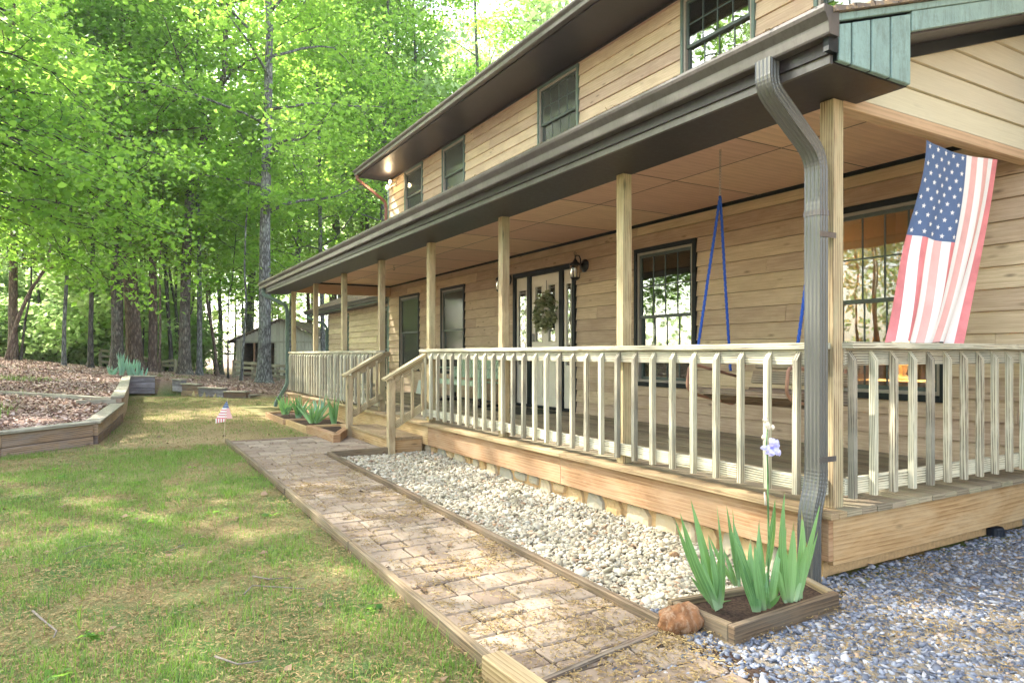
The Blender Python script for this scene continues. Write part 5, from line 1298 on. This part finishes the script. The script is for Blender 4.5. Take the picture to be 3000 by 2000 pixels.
# swing
SW = (4.35, 3.4, .85); t = empty('porch_swing', SW, 'porch swing of rough old boards on bent bars hung by blue ropes', 'swing')
def gs_(m, n, mat, **k): return under(m.build(n, M[mat], t, **k), t, SW)
YA, YB = 4.0, 3.07
for k, (x, z, w) in enumerate([(4.06, .93, .13), (4.22, .885, .13), (4.37, .845, .13)]):
    m = MB(); m.bar((x, YB - .05, z), (x, YA + .05, z), w, .045); gs_(m, 'seat_board', 'swing', bevel=.006)
for k, (x, z) in enumerate([(4.50, .90), (4.55, 1.03), (4.60, 1.15)]):
    m = MB(); m.bar((x, YB - .1, z), (x, YA - .12, z), .035, .10, (.3, 0, 1)); gs_(m, 'back_board', 'swing', bevel=.006)
for yy in (YA, YB):
    m = MB(); m.tube(bend(0, [(4.62, yy - .0, 1.21), (4.47, yy, .80), (3.98, yy, .905), (3.93, yy, .96), (3.95, yy, 1.12), (4.02, yy, 1.135), (4.52, yy, 1.03)], .05, 4), .012, 8); gs_(m, 'side_bar', 'strap', smooth=True)
    for xx in (4.03, 4.42):
        m = MB(); top = Vector((4.30, yy, 2.52)); bot = Vector((xx, yy + (.01 if xx < 4.2 else -.0), 1.13 if xx < 4.2 else 1.08))
        for s in (0, 2.09, 4.18):
            P = []
            for i in range(90):
                q = top.lerp(bot, i / 89); a = i * .75 + s; P.append((q.x + .0065 * math.cos(a), q.y + .0065 * math.sin(a), q.z))
            m.tube(P, .0062, 5)
        gs_(m, 'rope', 'rope_blue', smooth=True)
    m = MB(); n = 17
    for i in range(n):
        z = 2.53 + i * .0225; c = [(4.30 + .009 * math.cos(a) * (1 if i % 2 else 0), yy + .009 * math.cos(a) * (0 if i % 2 else 1), z + .014 * math.sin(a)) for a in np.linspace(0, 6.283, 9)]
        m.tube(c, .003, 4)
    gs_(m, 'chain', 'chain')

# flags
def star(m, c, eu, ev, r, mi):
    P = []
    for k in range(10):
        a = math.pi / 2 + k * math.pi / 5; q = r if k % 2 == 0 else r * .4; P.append(c + eu * math.cos(a) * q + ev * math.sin(a) * q)
    for k in range(0, 10, 2): m.poly([P[k - 1], P[k], P[k + 1]], mi=mi, r=.5)
    m.poly([P[k] for k in (1, 3, 5, 7, 9)], mi=mi, r=.5)
def big_flag():
    t = empty('flag', (4.9, 2.50, 2.62), 'large faded stars and stripes flag hanging from the side beam of the porch', 'flag'); m = MB(); N, K = 52, 40
    def P(s, q):  # s across 0(left)..1(right), q down 0..1
        xl = 4.435 - .42 * q ** 1.25 + .015 * math.sin(q * 9); xr = 5.315 - .25 * q ** .9 - .20 * q ** 2.2 + .0
        x = (xl + (xr - xl) * s) * 1.0186; sagtop = -.025 - .03 * math.sin(math.pi * s) if True else 0
        z = 2.625 + sagtop * (1 - q) - q * 1.335 + .012 * math.sin(s * 11) * q
        fold = .022 * math.sin(s * 22 + q * 1.5) * (0.15 + q) + .03 * math.sin(s * 6 + q * 3) * (.3 + q)
        return Vector((x + .006 * math.sin(s * 40 + 2) * q, 2.465 + fold * .8, z)) - t.location
    cant = .47
    for i in range(N):
        for k in range(K):
            s, s1, q, q1 = i / N, (i + 1) / N, k / K, (k + 1) / K; st = int((N - 1 - i) * 13 / N)   # stripe 0 at the right edge
            blue = st >= 6 and q < cant
            mi = 2 if blue else (0 if st % 2 else (3 if (q < .5 and st in (2, 4)) or st in (4, 8) else 1))
            m.poly([P(s, q), P(s, q1), P(s1, q1), P(s1, q)], mi=mi, r=.5)
    for a in range(11):
        for b in range(5 if a % 2 else 4, ) if False else range(5):
            if False: continue
    rows = 9
    for a in range(11):
        cols = [1, 3, 5, 7, 9] if a % 2 == 0 else [2, 4, 6, 8]
        for c in cols:
            s = (7 / 13) * c / 10; q = cant * (a + .5) / 11; p = P(s, q); eu = (P(s + .01, q) - P(s - .01, q)).normalized(); ev = -(P(s, q + .01) - P(s, q - .01)).normalized(); nrm = eu.cross(ev).normalized()
            if nrm.y > 0: nrm = -nrm
            for sg in (1, -1): star(m, p + nrm * .0025 * sg, eu, ev, .021, 0)
    o = m.build('cloth', [M['white'], M['red'], M['blue'], M['redlight']], t, smooth=False)
    return t
big_flag()
fbp = Vector((1.30, 10.25, 0)); t = empty('small_flag', fbp, 'small stars and stripes flag on a thin stick at the corner of the path', 'flag')
m = MB(); m.tube([(0, 0, -.05), (.015, -.01, .30), (.045, -.02, .60)], .004, 6); m.build('stick', M['dowel'], t)
m = MB(); K = 13; e1 = Vector((C_, -S_, 0)); nrm = Vector((S_, C_, 0))
A = Vector((.042, -.02, .56))
for k in range(K):
    z0, z1 = .56 - k * .022 * 1.05, .56 - (k + 1) * .022 * 1.05; w0, w1 = .012 + k * .0165, .012 + (k + 1) * .0165
    f0, f1 = .004 + k * .006, .004 + (k + 1) * .006
    mi = 2 if k < 5 else (0 if k % 2 else 1)
    for sg, wl in ((-1, 1.0), (1, .5)):
        m.poly([Vector((.035, -.018, z0)) - nrm * .006, Vector((.035, -.018, z0)) + e1 * sg * w0 * wl - nrm * (.006 - f0 * .3), Vector((.035, -.018, z1)) + e1 * sg * w1 * wl - nrm * (.006 - f1 * .3), Vector((.035, -.018, z1)) - nrm * .006], mi=mi if sg < 0 or k < 5 else 3, r=.5)
for k in range(8):
    a0 = -.226 + k * .026; m.poly([Vector((.035, -.018, .262)) + e1 * a0 - nrm * (.004 + .01 * (k % 2)), Vector((.035, -.018, .262)) + e1 * (a0 + .026) - nrm * (.004 + .01 * ((k + 1) % 2)), Vector((.035, -.018, .215 - .03 * (1 - k / 8))) + e1 * (a0 + .02) - nrm * (.004 + .01 * ((k + 1) % 2)), Vector((.035, -.018, .21 - .03 * (1 - k / 8))) + e1 * a0 - nrm * (.004 + .01 * (k % 2))], mi=1 if k % 2 else 0, r=.5)
for r_ in range(4):
    for c_ in range(-r_ - 1, 2 + r_ // 2):
        star(m, Vector((.035, -.018, .53 - r_ * .026)) + e1 * (c_ * .018) - nrm * .012, e1, Vector((0, 0, 1)), .006, 0)
cl = m.build('cloth', [M['white'], M['red'], M['blue'], M['redlight']], t); cl.scale = (.68, .68, .80); cl.location = (.012, -.006, .112)

# ------------------------------------------------------------------ planters and irises
def planter(label, pts, z0, z1, mat='kerb', w=.038):
    t = empty('planter_box', (pts[0][0], pts[0][1], 0), label, 'planter')
    n = len(pts)
    for i in range(n):
        a, b = Vector((*pts[i], (z0 + z1) / 2)), Vector((*pts[(i + 1) % n], (z0 + z1) / 2)); d = (b - a).normalized() * (w / 2 - .001) * (1 if i % 2 else -1)
        m = MB(); m.bar(a - d * (-1), b + d * (-1), w, z1 - z0); o = m.build('side_board', M[mat], t, bevel=.004); o.location = -t.location
    c = [Vector((*p, 0)) for p in pts]; m = MB(); cc = sum((Vector(p) for p in c), Vector()) / n
    m.poly([(p.x, p.y, z1 - .03) for p in c]); o = m.build('soil', M['mulch'], t); o.location = -t.location
    return t
planter('small timber planter holding tall irises at the near corner by the downspout', [(2.375, 2.13), (3.14, 2.17), (3.22, 2.40), (2.36, 2.50)], -.09, .018, 'kerb')
def blade(m, base, tip, w, bow=.0, side=None, r=None, n=8):
    base, tip = Vector(base), Vector(tip); d = tip - base; s = side or d.cross(Vector((S_, C_, 0)) + Vector((random.uniform(-.6, .6), random.uniform(-.6, .6), 0))).normalized()
    nb = d.cross(s).normalized(); r = random.random() if r is None else r; L = []
    for i in range(n + 1):
        t = i / n; p = base + d * t + nb * bow * math.sin(math.pi * t) * .5 + s * bow * math.sin(math.pi * t * .8) * .3; ww = w * (.55 + .6 * math.sin(math.pi * min(1, t * 1.05 + .12)) ** .8) * (1 - t ** 6) * (1 if t < .97 else .1)
        L.append((p - s * ww / 2, p + nb * ww * .10, p + s * ww / 2))
    for i in range(n):
        for k in (0, 1): m.poly([L[i][k], L[i][k + 1], L[i + 1][k + 1], L[i + 1][k]], r=r, uv=[(k, i / n), (k + 1, i / n), (k + 1, (i + 1) / n), (k, (i + 1) / n)])
def iris_px(label, z, bl, D0, flower=None, mat='iris', scale=(1980, 1180, 2.306), wmul=1.0):
    """blades: (base x,y, tip x,y, width px) in survey-zoom pixels"""
    ox, oy, sc = scale; t = empty('iris_plant', onZ(ox + bl[0][0] / sc, oy + bl[0][1] / sc, z), label, 'plant', None); m = MB()
    for (bx, by, tx, ty, w) in bl:
        b = onZ(ox + bx / sc, oy + by / sc, z); f = b.x * S_ + b.y * C_; tp = onD(ox + tx / sc, oy + ty / sc, f + random.uniform(-.09, .07))
        blade(m, b, tp, w / sc * f / F0 * wmul * 1.08, bow=random.uniform(-.09, .09))
    o = m.build('leaves', M[mat], t, smooth=True); o.location = -t.location
    return t
iris_px('leftmost tall iris clump in the near planter', .0, [(285, 1395, 100, 640, 62), (275, 1390, 42, 730, 50), (265, 1385, 0, 770, 36), (290, 1390, 288, 680, 30), (300, 1380, 228, 875, 44), (255, 1380, 22, 755, 30), (300, 1385, 300, 900, 42), (280, 1395, 75, 1165, 30), (310, 1350, 335, 980, 30), (285, 1390, 170, 1010, 40), (320, 1350, 380, 1320, 14)], 3.8)
iris_px('thin iris clump at the back of the near planter', .0, [(430, 1240, 340, 680, 26), (430, 1240, 380, 705, 22), (405, 1235, 325, 975, 30), (400, 1230, 225, 880, 26), (430, 1250, 412, 960, 18)], 3.95)
ic = iris_px('central iris clump with one lilac flower stalk in the near planter', .0, [(575, 1400, 405, 785, 46), (570, 1400, 362, 820, 42), (540, 1405, 405, 945, 46), (580, 1400, 530, 890, 44), (590, 1400, 545, 930, 50), (600, 1385, 580, 780, 36), (545, 1410, 525, 1190, 60), (620, 1385, 640, 1130, 44), (640, 1370, 745, 900, 40), (650, 1330, 740, 1060, 50), (610, 1390, 560, 800, 26), (630, 1380, 710, 1290, 24), (690, 1160, 738, 830, 34), (620, 1100, 675, 640, 48)], 3.75)
iris_px('right hand iris clump against the downspout in the near planter', .0, [(745, 1350, 720, 750, 34), (755, 1345, 760, 590, 44), (770, 1345, 790, 800, 50), (800, 1340, 832, 715, 44), (810, 1330, 860, 800, 44), (820, 1325, 980, 660, 44), (880, 1010, 1092, 848, 40), (830, 1320, 950, 850, 24), (770, 1330, 735, 1000, 40), (850, 1320, 890, 1110, 22), (815, 1330, 870, 930, 50), (740, 1345, 700, 1000, 30), (860, 1150, 940, 800, 16)], 3.7)
# flower stalk
b = onZ(1980 + 620 / 2.306, 1180 + 1380 / 2.306, 0); f = b.x * S_ + b.y * C_
def zp(x, y, df=0): return onD(1980 + x / 2.306, 1180 + y / 2.306, f + df)
m = MB(); m.tube([b, zp(628, 1000), zp(622, 640), zp(620, 420), zp(612, 280), zp(618, 180)], [.006, .005, .0042, .004, .003, .0025], 8)
o = m.build('flower_stem', M['iris'], ic, smooth=True); o.location = -ic.location
m = MB(); c = zp(640, 300)
for (tx, ty, wd, cu) in [(640, 235, .032, .02), (690, 250, .034, .03), (705, 350, .032, -.02), (635, 358, .034, -.02), (570, 300, .03, .0), (600, 345, .024, 0), (665, 240, .034, .02), (700, 285, .028, .0)]:
    tp = zp(tx, ty, random.uniform(-.03, .02)); d = tp - c; s = d.cross(Vector((S_, C_, .3))).normalized(); L = []
    for i in range(7):
        q = i / 6; p = c + d * q - Vector((S_, C_, 0)) * .025 * math.sin(math.pi * q); w = wd * math.sin(math.pi * (.12 + .82 * q)) ** .6; L.append((p - s * w / 2 + Vector((0, 0, .004 * math.sin(i * 3))), p - Vector((S_, C_, 0)) * .006, p + s * w / 2))
    for i in range(6):
        for k in (0, 1): m.poly([L[i][k], L[i][k + 1], L[i + 1][k + 1], L[i + 1][k]], r=random.random())
o = m.build('flower', M['petal'], ic, smooth=True); o.location = -ic.location
m = MB()
for (x, y, r_) in [(604, 115, .013), (618, 150, .015), (628, 165, .011), (655, 165, .010), (592, 233, .010)]:
    p = zp(x, y); m.lathe(p, [(0, -r_ * 1.4), (r_ * .7, -r_ * .7), (r_, 0), (r_ * .6, r_), (0, r_ * 1.4)], 8)
for (x, y, x2, y2) in [(598, 600, 606, 690)]: m.tube([zp(x, y), zp(x2, y2)], [.003, .006], 6)
o = m.build('bud', M['bud'], ic, smooth=True); o.location = -ic.location
# far planters
planter('far warm timber planter with irises at the foot of the far porch skirt', [(2.50, 12.15), (2.52, 13.8), (3.30, 13.8), (3.30, 12.1)], -.05, .10, 'skirt', .04)
planter('middle warm timber planter with irises beside the far porch skirt', [(2.56, 10.75), (2.54, 12.08), (3.30, 12.05), (3.30, 10.7)], -.05, .10, 'skirt', .04)
planter('heavy squared timber planter filled with pebbles beside the steps', [(2.62, 9.35), (2.60, 10.70), (3.1, 10.65), (3.0, 10.15)], -.04, .12, 'skirt', .10)
def iris_rand(label, x, y, z, n, h, mat='iris', spread=.25, w=.03):
    t = empty('iris_plant', (x, y, z), label, 'plant'); m = MB()
    for k in range(n):
        a = random.uniform(0, 6.28); q = random.uniform(.1, 1); hh = h * random.uniform(.6, 1.05)
        blade(m, (random.uniform(-.05, .05), random.uniform(-.05, .05), 0), (math.cos(a) * spread * q, math.sin(a) * spread * q, hh), w, bow=random.uniform(-.05, .05))
    m.build('leaves', M[mat], t, smooth=True)
iris_rand('leftmost iris clump in the far porch planter', 2.78, 13.4, .05, 16, .42, 'iris', .3)
iris_rand('iris clump at the middle of the far porch planter', 2.85, 12.6, .05, 18, .45, 'iris', .4)
iris_rand('iris clump against the skirt behind the far planter', 3.15, 12.3, .05, 12, .5, 'iris_far', .22)
iris_rand('pale arching iris clump in the middle planter', 2.85, 11.5, .05, 18, .42, 'iris', .45)
iris_rand('upright iris clump in the middle planter nearest the steps', 3.08, 11.1, .05, 12, .52, 'iris', .16)
for k, (u, v, lab) in enumerate([(330, 1105, 'low blue green iris tuft at the left of the bank bed'), (355, 1108, 'tall blue green iris clump on top of the grey sleeper wall'), (382, 1108, 'blue green iris clump right of the tallest one on the wall'), (402, 1106, 'short blue green iris clump on the sleeper wall, second from right'), (418, 1106, 'smallest iris tuft at the right end of the grey wall top')]):
    p = onD(u, V0, 20.6); iris_rand(lab, p.x, p.y, max(gz(p.x, p.y), .5), [10, 16, 18, 14, 6][k], [.35, .75, .6, .6, .35][k], 'iris_far', .22, .055)
# rock
v0, f0 = ico(4); P = v0 * np.array([.115, .085, .075]); P *= (1 + .22 * np.array([mn.noise(Vector(p * 1.8)) + .45 * mn.noise(Vector(p * 4.5)) + .2 * mn.noise(Vector(p * 12)) for p in v0]))[:, None]
o = np_mesh('rock', P, f0, M['rust'], None, np.zeros(len(f0)), True); rp = onD(1995, 1841, 3.19); o.location = (rp.x, rp.y, -.02); tag(o, 'rusty orange rock sitting against the near planter corner', 'rock')
# drain cap
m = MB(); 
m.lathe((0, 0, 0), [(0, .065), (.05, .065), (.055, .055), (.058, 0)], 18)
for k in range(18):
    a = k * math.pi / 9; m.box(.054 * math.cos(a) - .003, .054 * math.cos(a) + .005, .054 * math.sin(a) - .003, .054 * math.sin(a) + .003, .0, .05)
o = m.build('drain_cap', M['plastic']); p = onZ(2285 * 1.2755, 1225 * 1.2755, -.05); o.location = (p.x, p.y, -.065); tag(o, 'black ribbed plastic cap standing in the gravel by the side skirt', 'drain cap')

# ------------------------------------------------------------------ ground cover
def grass_blades(n, xf, yf, hmin, hmax, w, clump, name, label, mat='grass', mask=None, dens=None):
    x, y = xf(n), yf(n)
    keep = np.ones(n, bool)
    if mask is not None: keep &= mask(x, y)
    if dens is not None: keep &= rng.uniform(0, 1, n) < dens(x, y)
    x, y = x[keep], y[keep]; n = len(x); z = ground_z(x, y); z = z + np.where(in_lawn(x, y, .1), 0, 0)
    h = rng.uniform(hmin, hmax, n) * np.exp(rng.normal(0, .25, n)); a = rng.uniform(0, 6.283, n); lean = rng.uniform(.1, 1.0, n) * h
    b = np.stack([x, y, z - .005], -1); s = np.stack([np.cos(a), np.sin(a), np.zeros(n)], -1) * w * np.exp(rng.normal(0, .2, n))[:, None]
    d = np.stack([-np.sin(a), np.cos(a), np.zeros(n)], -1); 
    m_ = b + d * (lean * .35)[:, None] + np.array([0, 0, 1]) * (h * .6)[:, None]; tp = b + d * lean[:, None] + np.array([0, 0, 1]) * h[:, None]
    V = np.stack([b - s, b + s, m_ + s * .7, m_ - s * .7, tp + s * .12, tp - s * .12], 1).reshape(-1, 3); i0 = np.arange(n)[:, None] * 6
    F = np.concatenate([i0 + [[0, 1, 2, 3]], i0 + [[3, 2, 4, 5]]], 0)
    r_ = rng.uniform(0, 1, n); o = np_mesh(name, V, F, M[mat], None, np.concatenate([r_, r_])); tag(o, label, kind='stuff'); return o
def vnoise(x, y, s, seed=0):
    """cheap smooth value noise"""
    g = np.random.default_rng(seed).uniform(0, 1, (256, 256)); X = x * s + 64; Y = y * s + 64; xi = np.floor(X).astype(int); yi = np.floor(Y).astype(int); fx = X - xi; fy = Y - yi
    fx = fx * fx * (3 - 2 * fx); fy = fy * fy * (3 - 2 * fy); q = lambda i, j: g[i % 256, j % 256]
    return (q(xi, yi) * (1 - fx) + q(xi + 1, yi) * fx) * (1 - fy) + (q(xi, yi + 1) * (1 - fx) + q(xi + 1, yi + 1) * fx) * fy
def gden(x, y): return np.clip((vnoise(x, y, 1.3, 1) * .5 + vnoise(x, y, 4, 2) * .35 + vnoise(x, y, 11, 3) * .15 - .36) * 4.0, .05, 1) * np.clip(1.1 - np.clip((y - 8) / 6, 0, 1) * .75, .1, 1)
lawn_ok = lambda x, y: in_lawn(x, y, -.03) & ((x < 1.28) | ((y > 10.2) & (x < 2.45)) | (y > 17))
YW = lambda lo, hi, p: (lambda n: lo + (hi - lo) * rng.uniform(0, 1, n) ** p)
grass_blades(300000, lambda n: rng.uniform(-3.2, 1.29, n), YW(1.2, 10, 1.5), .016, .044, .0019, 1, 'lawn_grass', 'thin patchy lawn grass in the foreground', mask=lawn_ok, dens=gden)
grass_blades(90000, lambda n: rng.uniform(-2, 5, n), YW(9, 22.5, 1), .02, .045, .003, 1, 'far_lawn_grass', 'thin grass on the lawn near the sleeper walls', mask=lawn_ok, dens=gden)
tc_ = rng.uniform(0, 1, (60, 2)) * [4.4, 7] + [-3.2, 1.8]
grass_blades(2400, lambda n: tc_[rng.integers(0, 60, n), 0], lambda n: tc_[rng.integers(0, 60, n), 1], .05, .11, .0018, 1, 'tall_grass_blades', 'stray taller grass blades in the lawn', mask=lawn_ok)
K_ = 45; tcc = np.stack([rng.uniform(-3.2, 1.25, K_), 1.8 + 7 * rng.uniform(0, 1, K_) ** 1.3], -1); idx = rng.integers(0, K_, 1500)
xx = tcc[idx, 0] + rng.normal(0, .05, 1500); yy = tcc[idx, 1] + rng.normal(0, .05, 1500)
grass_blades(1500, lambda n: xx, lambda n: yy, .05, .10, .002, 1, 'grass_tufts', 'tufts of brighter long grass in the lawn', mask=lawn_ok)
tuft = lambda x, y: ~in_lawn(x, y, .2) & (x < 3.2)
grass_blades(60000, lambda n: rng.uniform(-6, 3.5, n), YW(9, 27, 1), .04, .11, .004, 1, 'bank_grass', 'grass patches on the leaf covered bank', mask=tuft, dens=lambda x, y: np.clip((vnoise(x, y, .5, 9) + .3 * vnoise(x, y, 2, 4) - .92) * 6, 0, 1))
wc = np.stack([rng.uniform(-3.0, 1.2, 46), 1.9 + 7 * rng.uniform(0, 1, 46) ** 1.3], -1); ix = rng.integers(0, 46, 420)
wx_, wy_ = wc[ix, 0] + rng.normal(0, .025, 420), wc[ix, 1] + rng.normal(0, .025, 420); kk = lawn_ok(wx_, wy_); wx_, wy_ = wx_[kk], wy_[kk]
V, F, rr = leaf_quads(np.stack([wx_, wy_, lawn_z(wx_, wy_) + .012], -1), .042, droop=-.25, flat=.6, aspect=.3); tag(np_mesh('lawn_weeds', V, F, M['leaf_fg'], None, rr), 'small broad leaved weeds dotted through the lawn', kind='stuff')
# fallen catkins: small curled threads
def catkins(n, x, y, z, L, w, name, label):
    a = rng.uniform(0, 6.283, n); L = L * np.exp(rng.normal(0, .3, n)); k = rng.normal(0, 1.0, n); seg = 3; pts = []
    p = np.stack([x, y, z + .003], -1); aa = a.copy()
    for i in range(seg + 1):
        s = np.stack([-np.sin(aa), np.cos(aa), np.zeros(n)], -1) * w; up = np.stack([np.zeros(n), np.zeros(n), rng.uniform(0, .007, n)], -1)
        pts += [p - s + up, p + s + up * .6]
        p = p + np.stack([np.cos(aa), np.sin(aa), np.zeros(n)], -1) * (L / seg)[:, None]; aa = aa + k
    V = np.stack(pts, 1).reshape(-1, 3); i0 = np.arange(n)[:, None] * 8; F = np.concatenate([i0 + [[0, 1, 3, 2]], i0 + [[2, 3, 5, 4]], i0 + [[4, 5, 7, 6]]], 0)
    r_ = rng.uniform(0, 1, n); o = np_mesh(name, V, F, M['catkin'], None, np.tile(r_, 3)); tag(o, label, kind='stuff')
n = 52000; x = rng.uniform(1.34, 2.19, n); y = YW(1.3, 8.4, 1.3)(n)
keep = rng.uniform(0, 1, n) < np.clip((vnoise(x, y, 2.2, 5) * .6 + vnoise(x, y, 9, 15) * .5 + vnoise(x, y, 23, 6) * .5 - .62) * 1.6, .10, 1); x, y = x[keep], y[keep]
catkins(len(x), x, y, lawn_z(x, y) + .014, .024, .0018, 'catkins_on_path', 'yellow brown catkins fallen on the brick path')
n = 120000; x = rng.uniform(-3.2, 1.29, n); y = YW(1.2, 10, 1.45)(n); k = lawn_ok(x, y) & (rng.uniform(0, 1, n) < np.clip(1.25 - gden(x, y), .25, 1)); x, y = x[k], y[k]
catkins(len(x), x, y, lawn_z(x, y) + rng.uniform(0, .012, len(x)), .024, .0019, 'catkins_on_lawn', 'yellow brown catkins and straw lying in the lawn')
n = 60000; x = rng.uniform(-1, 5, n); y = rng.uniform(9.8, 22, n); k = lawn_ok(x, y); x, y = x[k], y[k]
catkins(len(x), x, y, lawn_z(x, y) + .004, .035, .004, 'catkins_on_far_lawn', 'golden catkins and straw covering the dry lawn by the far planters')
n = 32000; x = 1.5 + 6.2 * rng.uniform(0, 1, n) ** 1.2; y = rng.uniform(.5, 2.5, n); k = (rng.uniform(0, 1, n) < np.clip((vnoise(x, y, 5, 8) * 1.4 - .3), .15, 1) * np.clip(1.4 - (x - 2) * .25, .2, 1)) & ((y < 2.38) | (x < 3)); x, y = x[k], y[k]
catkins(len(x), x, y, lawn_z(x, y) + rng.uniform(.006, .02, len(x)), .022, .002, 'catkins_on_gravel', 'brown catkins scattered over the gravel')
# dry leaves on the bank
n = 280000; x = rng.uniform(-9, 12, n); y = 8 + 30 * rng.uniform(0, 1, n) ** 1.15; k = ~in_lawn(x, y, .16) & ~((x > 3.3) & (y < 19)); x, y = x[k], y[k]; z = ground_z(x, y)
V, F, rr = leaf_quads(np.stack([x, y, z + rng.uniform(.0, .035, len(x))], -1), .052, droop=0, flat=.55, aspect=.42)
tag(np_mesh('leaf_litter', V, F, M['litter'], None, rr), 'pinkish brown dry leaves covering the bank', kind='stuff')
# a few dry leaves on lawn, path, gravel
n = 260; x = rng.uniform(-3, 5.5, n); y = rng.uniform(1, 12, n); k = ~((x > 3) & (y > 2.3)); x, y = x[k], y[k]
V, F, rr = leaf_quads(np.stack([x, y, lawn_z(x, y) + .022], -1), .05, droop=0, flat=.8, aspect=.35); tag(np_mesh('scattered_leaves', V, F, M['litter_brown'], None, rr), 'single dry leaves scattered over lawn and path', kind='stuff')
# debris on roof edges
n = 1500; y = rng.uniform(2.1, 17.1, n); x = rng.uniform(2.93, 3.03, n)
catkins(n, x, y, np.full(n, 2.897), .045, .0025, 'catkins_on_porch_gutter', 'catkins caught along the porch gutter')
n = 2500; y = rng.uniform(2.1, 16.3, n); x = 5.03 + rng.uniform(0, .25, n) ** 1.0; catkins(n, x, y, 5.70 + (x - 5.03) * .5 + .01, .05, .004, 'catkins_on_upper_roof', 'brown catkins heaped along the upper roof edge')
# sticks on the lawn
def stick(label, pts, r=.004, D=None):
    P = [onZ(u, v, .012 + lz(4)) for u, v in pts]; base = P[0]; t = MB(); t.tube([p - base + Vector((0, 0, random.uniform(0, .012))) for p in P], list(np.linspace(r, r * .5, len(P))), 6)
    o = t.build('twig', M['stick'], None, smooth=True); o.location = base; tag(o, label, 'twig', 'twigs on the ground')
def q3(x, y): return (x / 2.352, 1334 + y / 2.352)
stick('crooked pale twig lying in the grass at the lower left', [q3(225, 1075), q3(300, 1140), q3(390, 1215), (q3(370, 1270))], .006)
stick('long thin twig curving across the left of the lawn', [q3(440, 690), q3(560, 640), q3(680, 620), q3(760, 618)])
stick('pale straight twig in the middle of the lawn', [q3(1135, 672), q3(1230, 635), q3(1330, 600)])
stick('pale forked twig on the sunlit grass near the path', [q3(1740, 840), q3(1850, 862), q3(2010, 840)], .005)
stick('thin dark twig on the lawn just below the forked one', [q3(1680, 965), q3(1740, 905), q3(1960, 915), q3(2100, 930)])
stick('grey twig lying at the bottom of the lawn', [q3(1480, 1400), q3(1640, 1445), q3(1800, 1425)], .005)
stick('brown twig on the gravel right of the planter', [(2000 + 1740 / 2.352, 1334 + 860 / 2.352), (2000 + 1850 / 2.352, 1334 + 900 / 2.352), (2000 + 2030 / 2.352, 1334 + 950 / 2.352)], .006)

# ------------------------------------------------------------------ air: thin haze added to lighten the deep woods
m = MB(); m.box(-150, 150, -40, 125, -4, 45); hz = m.build('haze', M['ground']); hz.data.materials.clear()
hm = bpy.data.materials.new('haze_air'); hm.use_nodes = True; hm.node_tree.nodes.clear()
ho = hm.node_tree.nodes.new('ShaderNodeOutputMaterial'); pv = hm.node_tree.nodes.new('ShaderNodeVolumePrincipled')
pv.inputs['Color'].default_value = (.93, .97, .92, 1); pv.inputs['Density'].default_value = .0006; pv.inputs['Anisotropy'].default_value = .35
hm.node_tree.links.new(pv.outputs[0], ho.inputs['Volume']); hz.data.materials.append(hm); tag(hz, 'thin haze added between the trees to pale the deep woods', kind='stuff')
hz.display_type = 'WIRE'
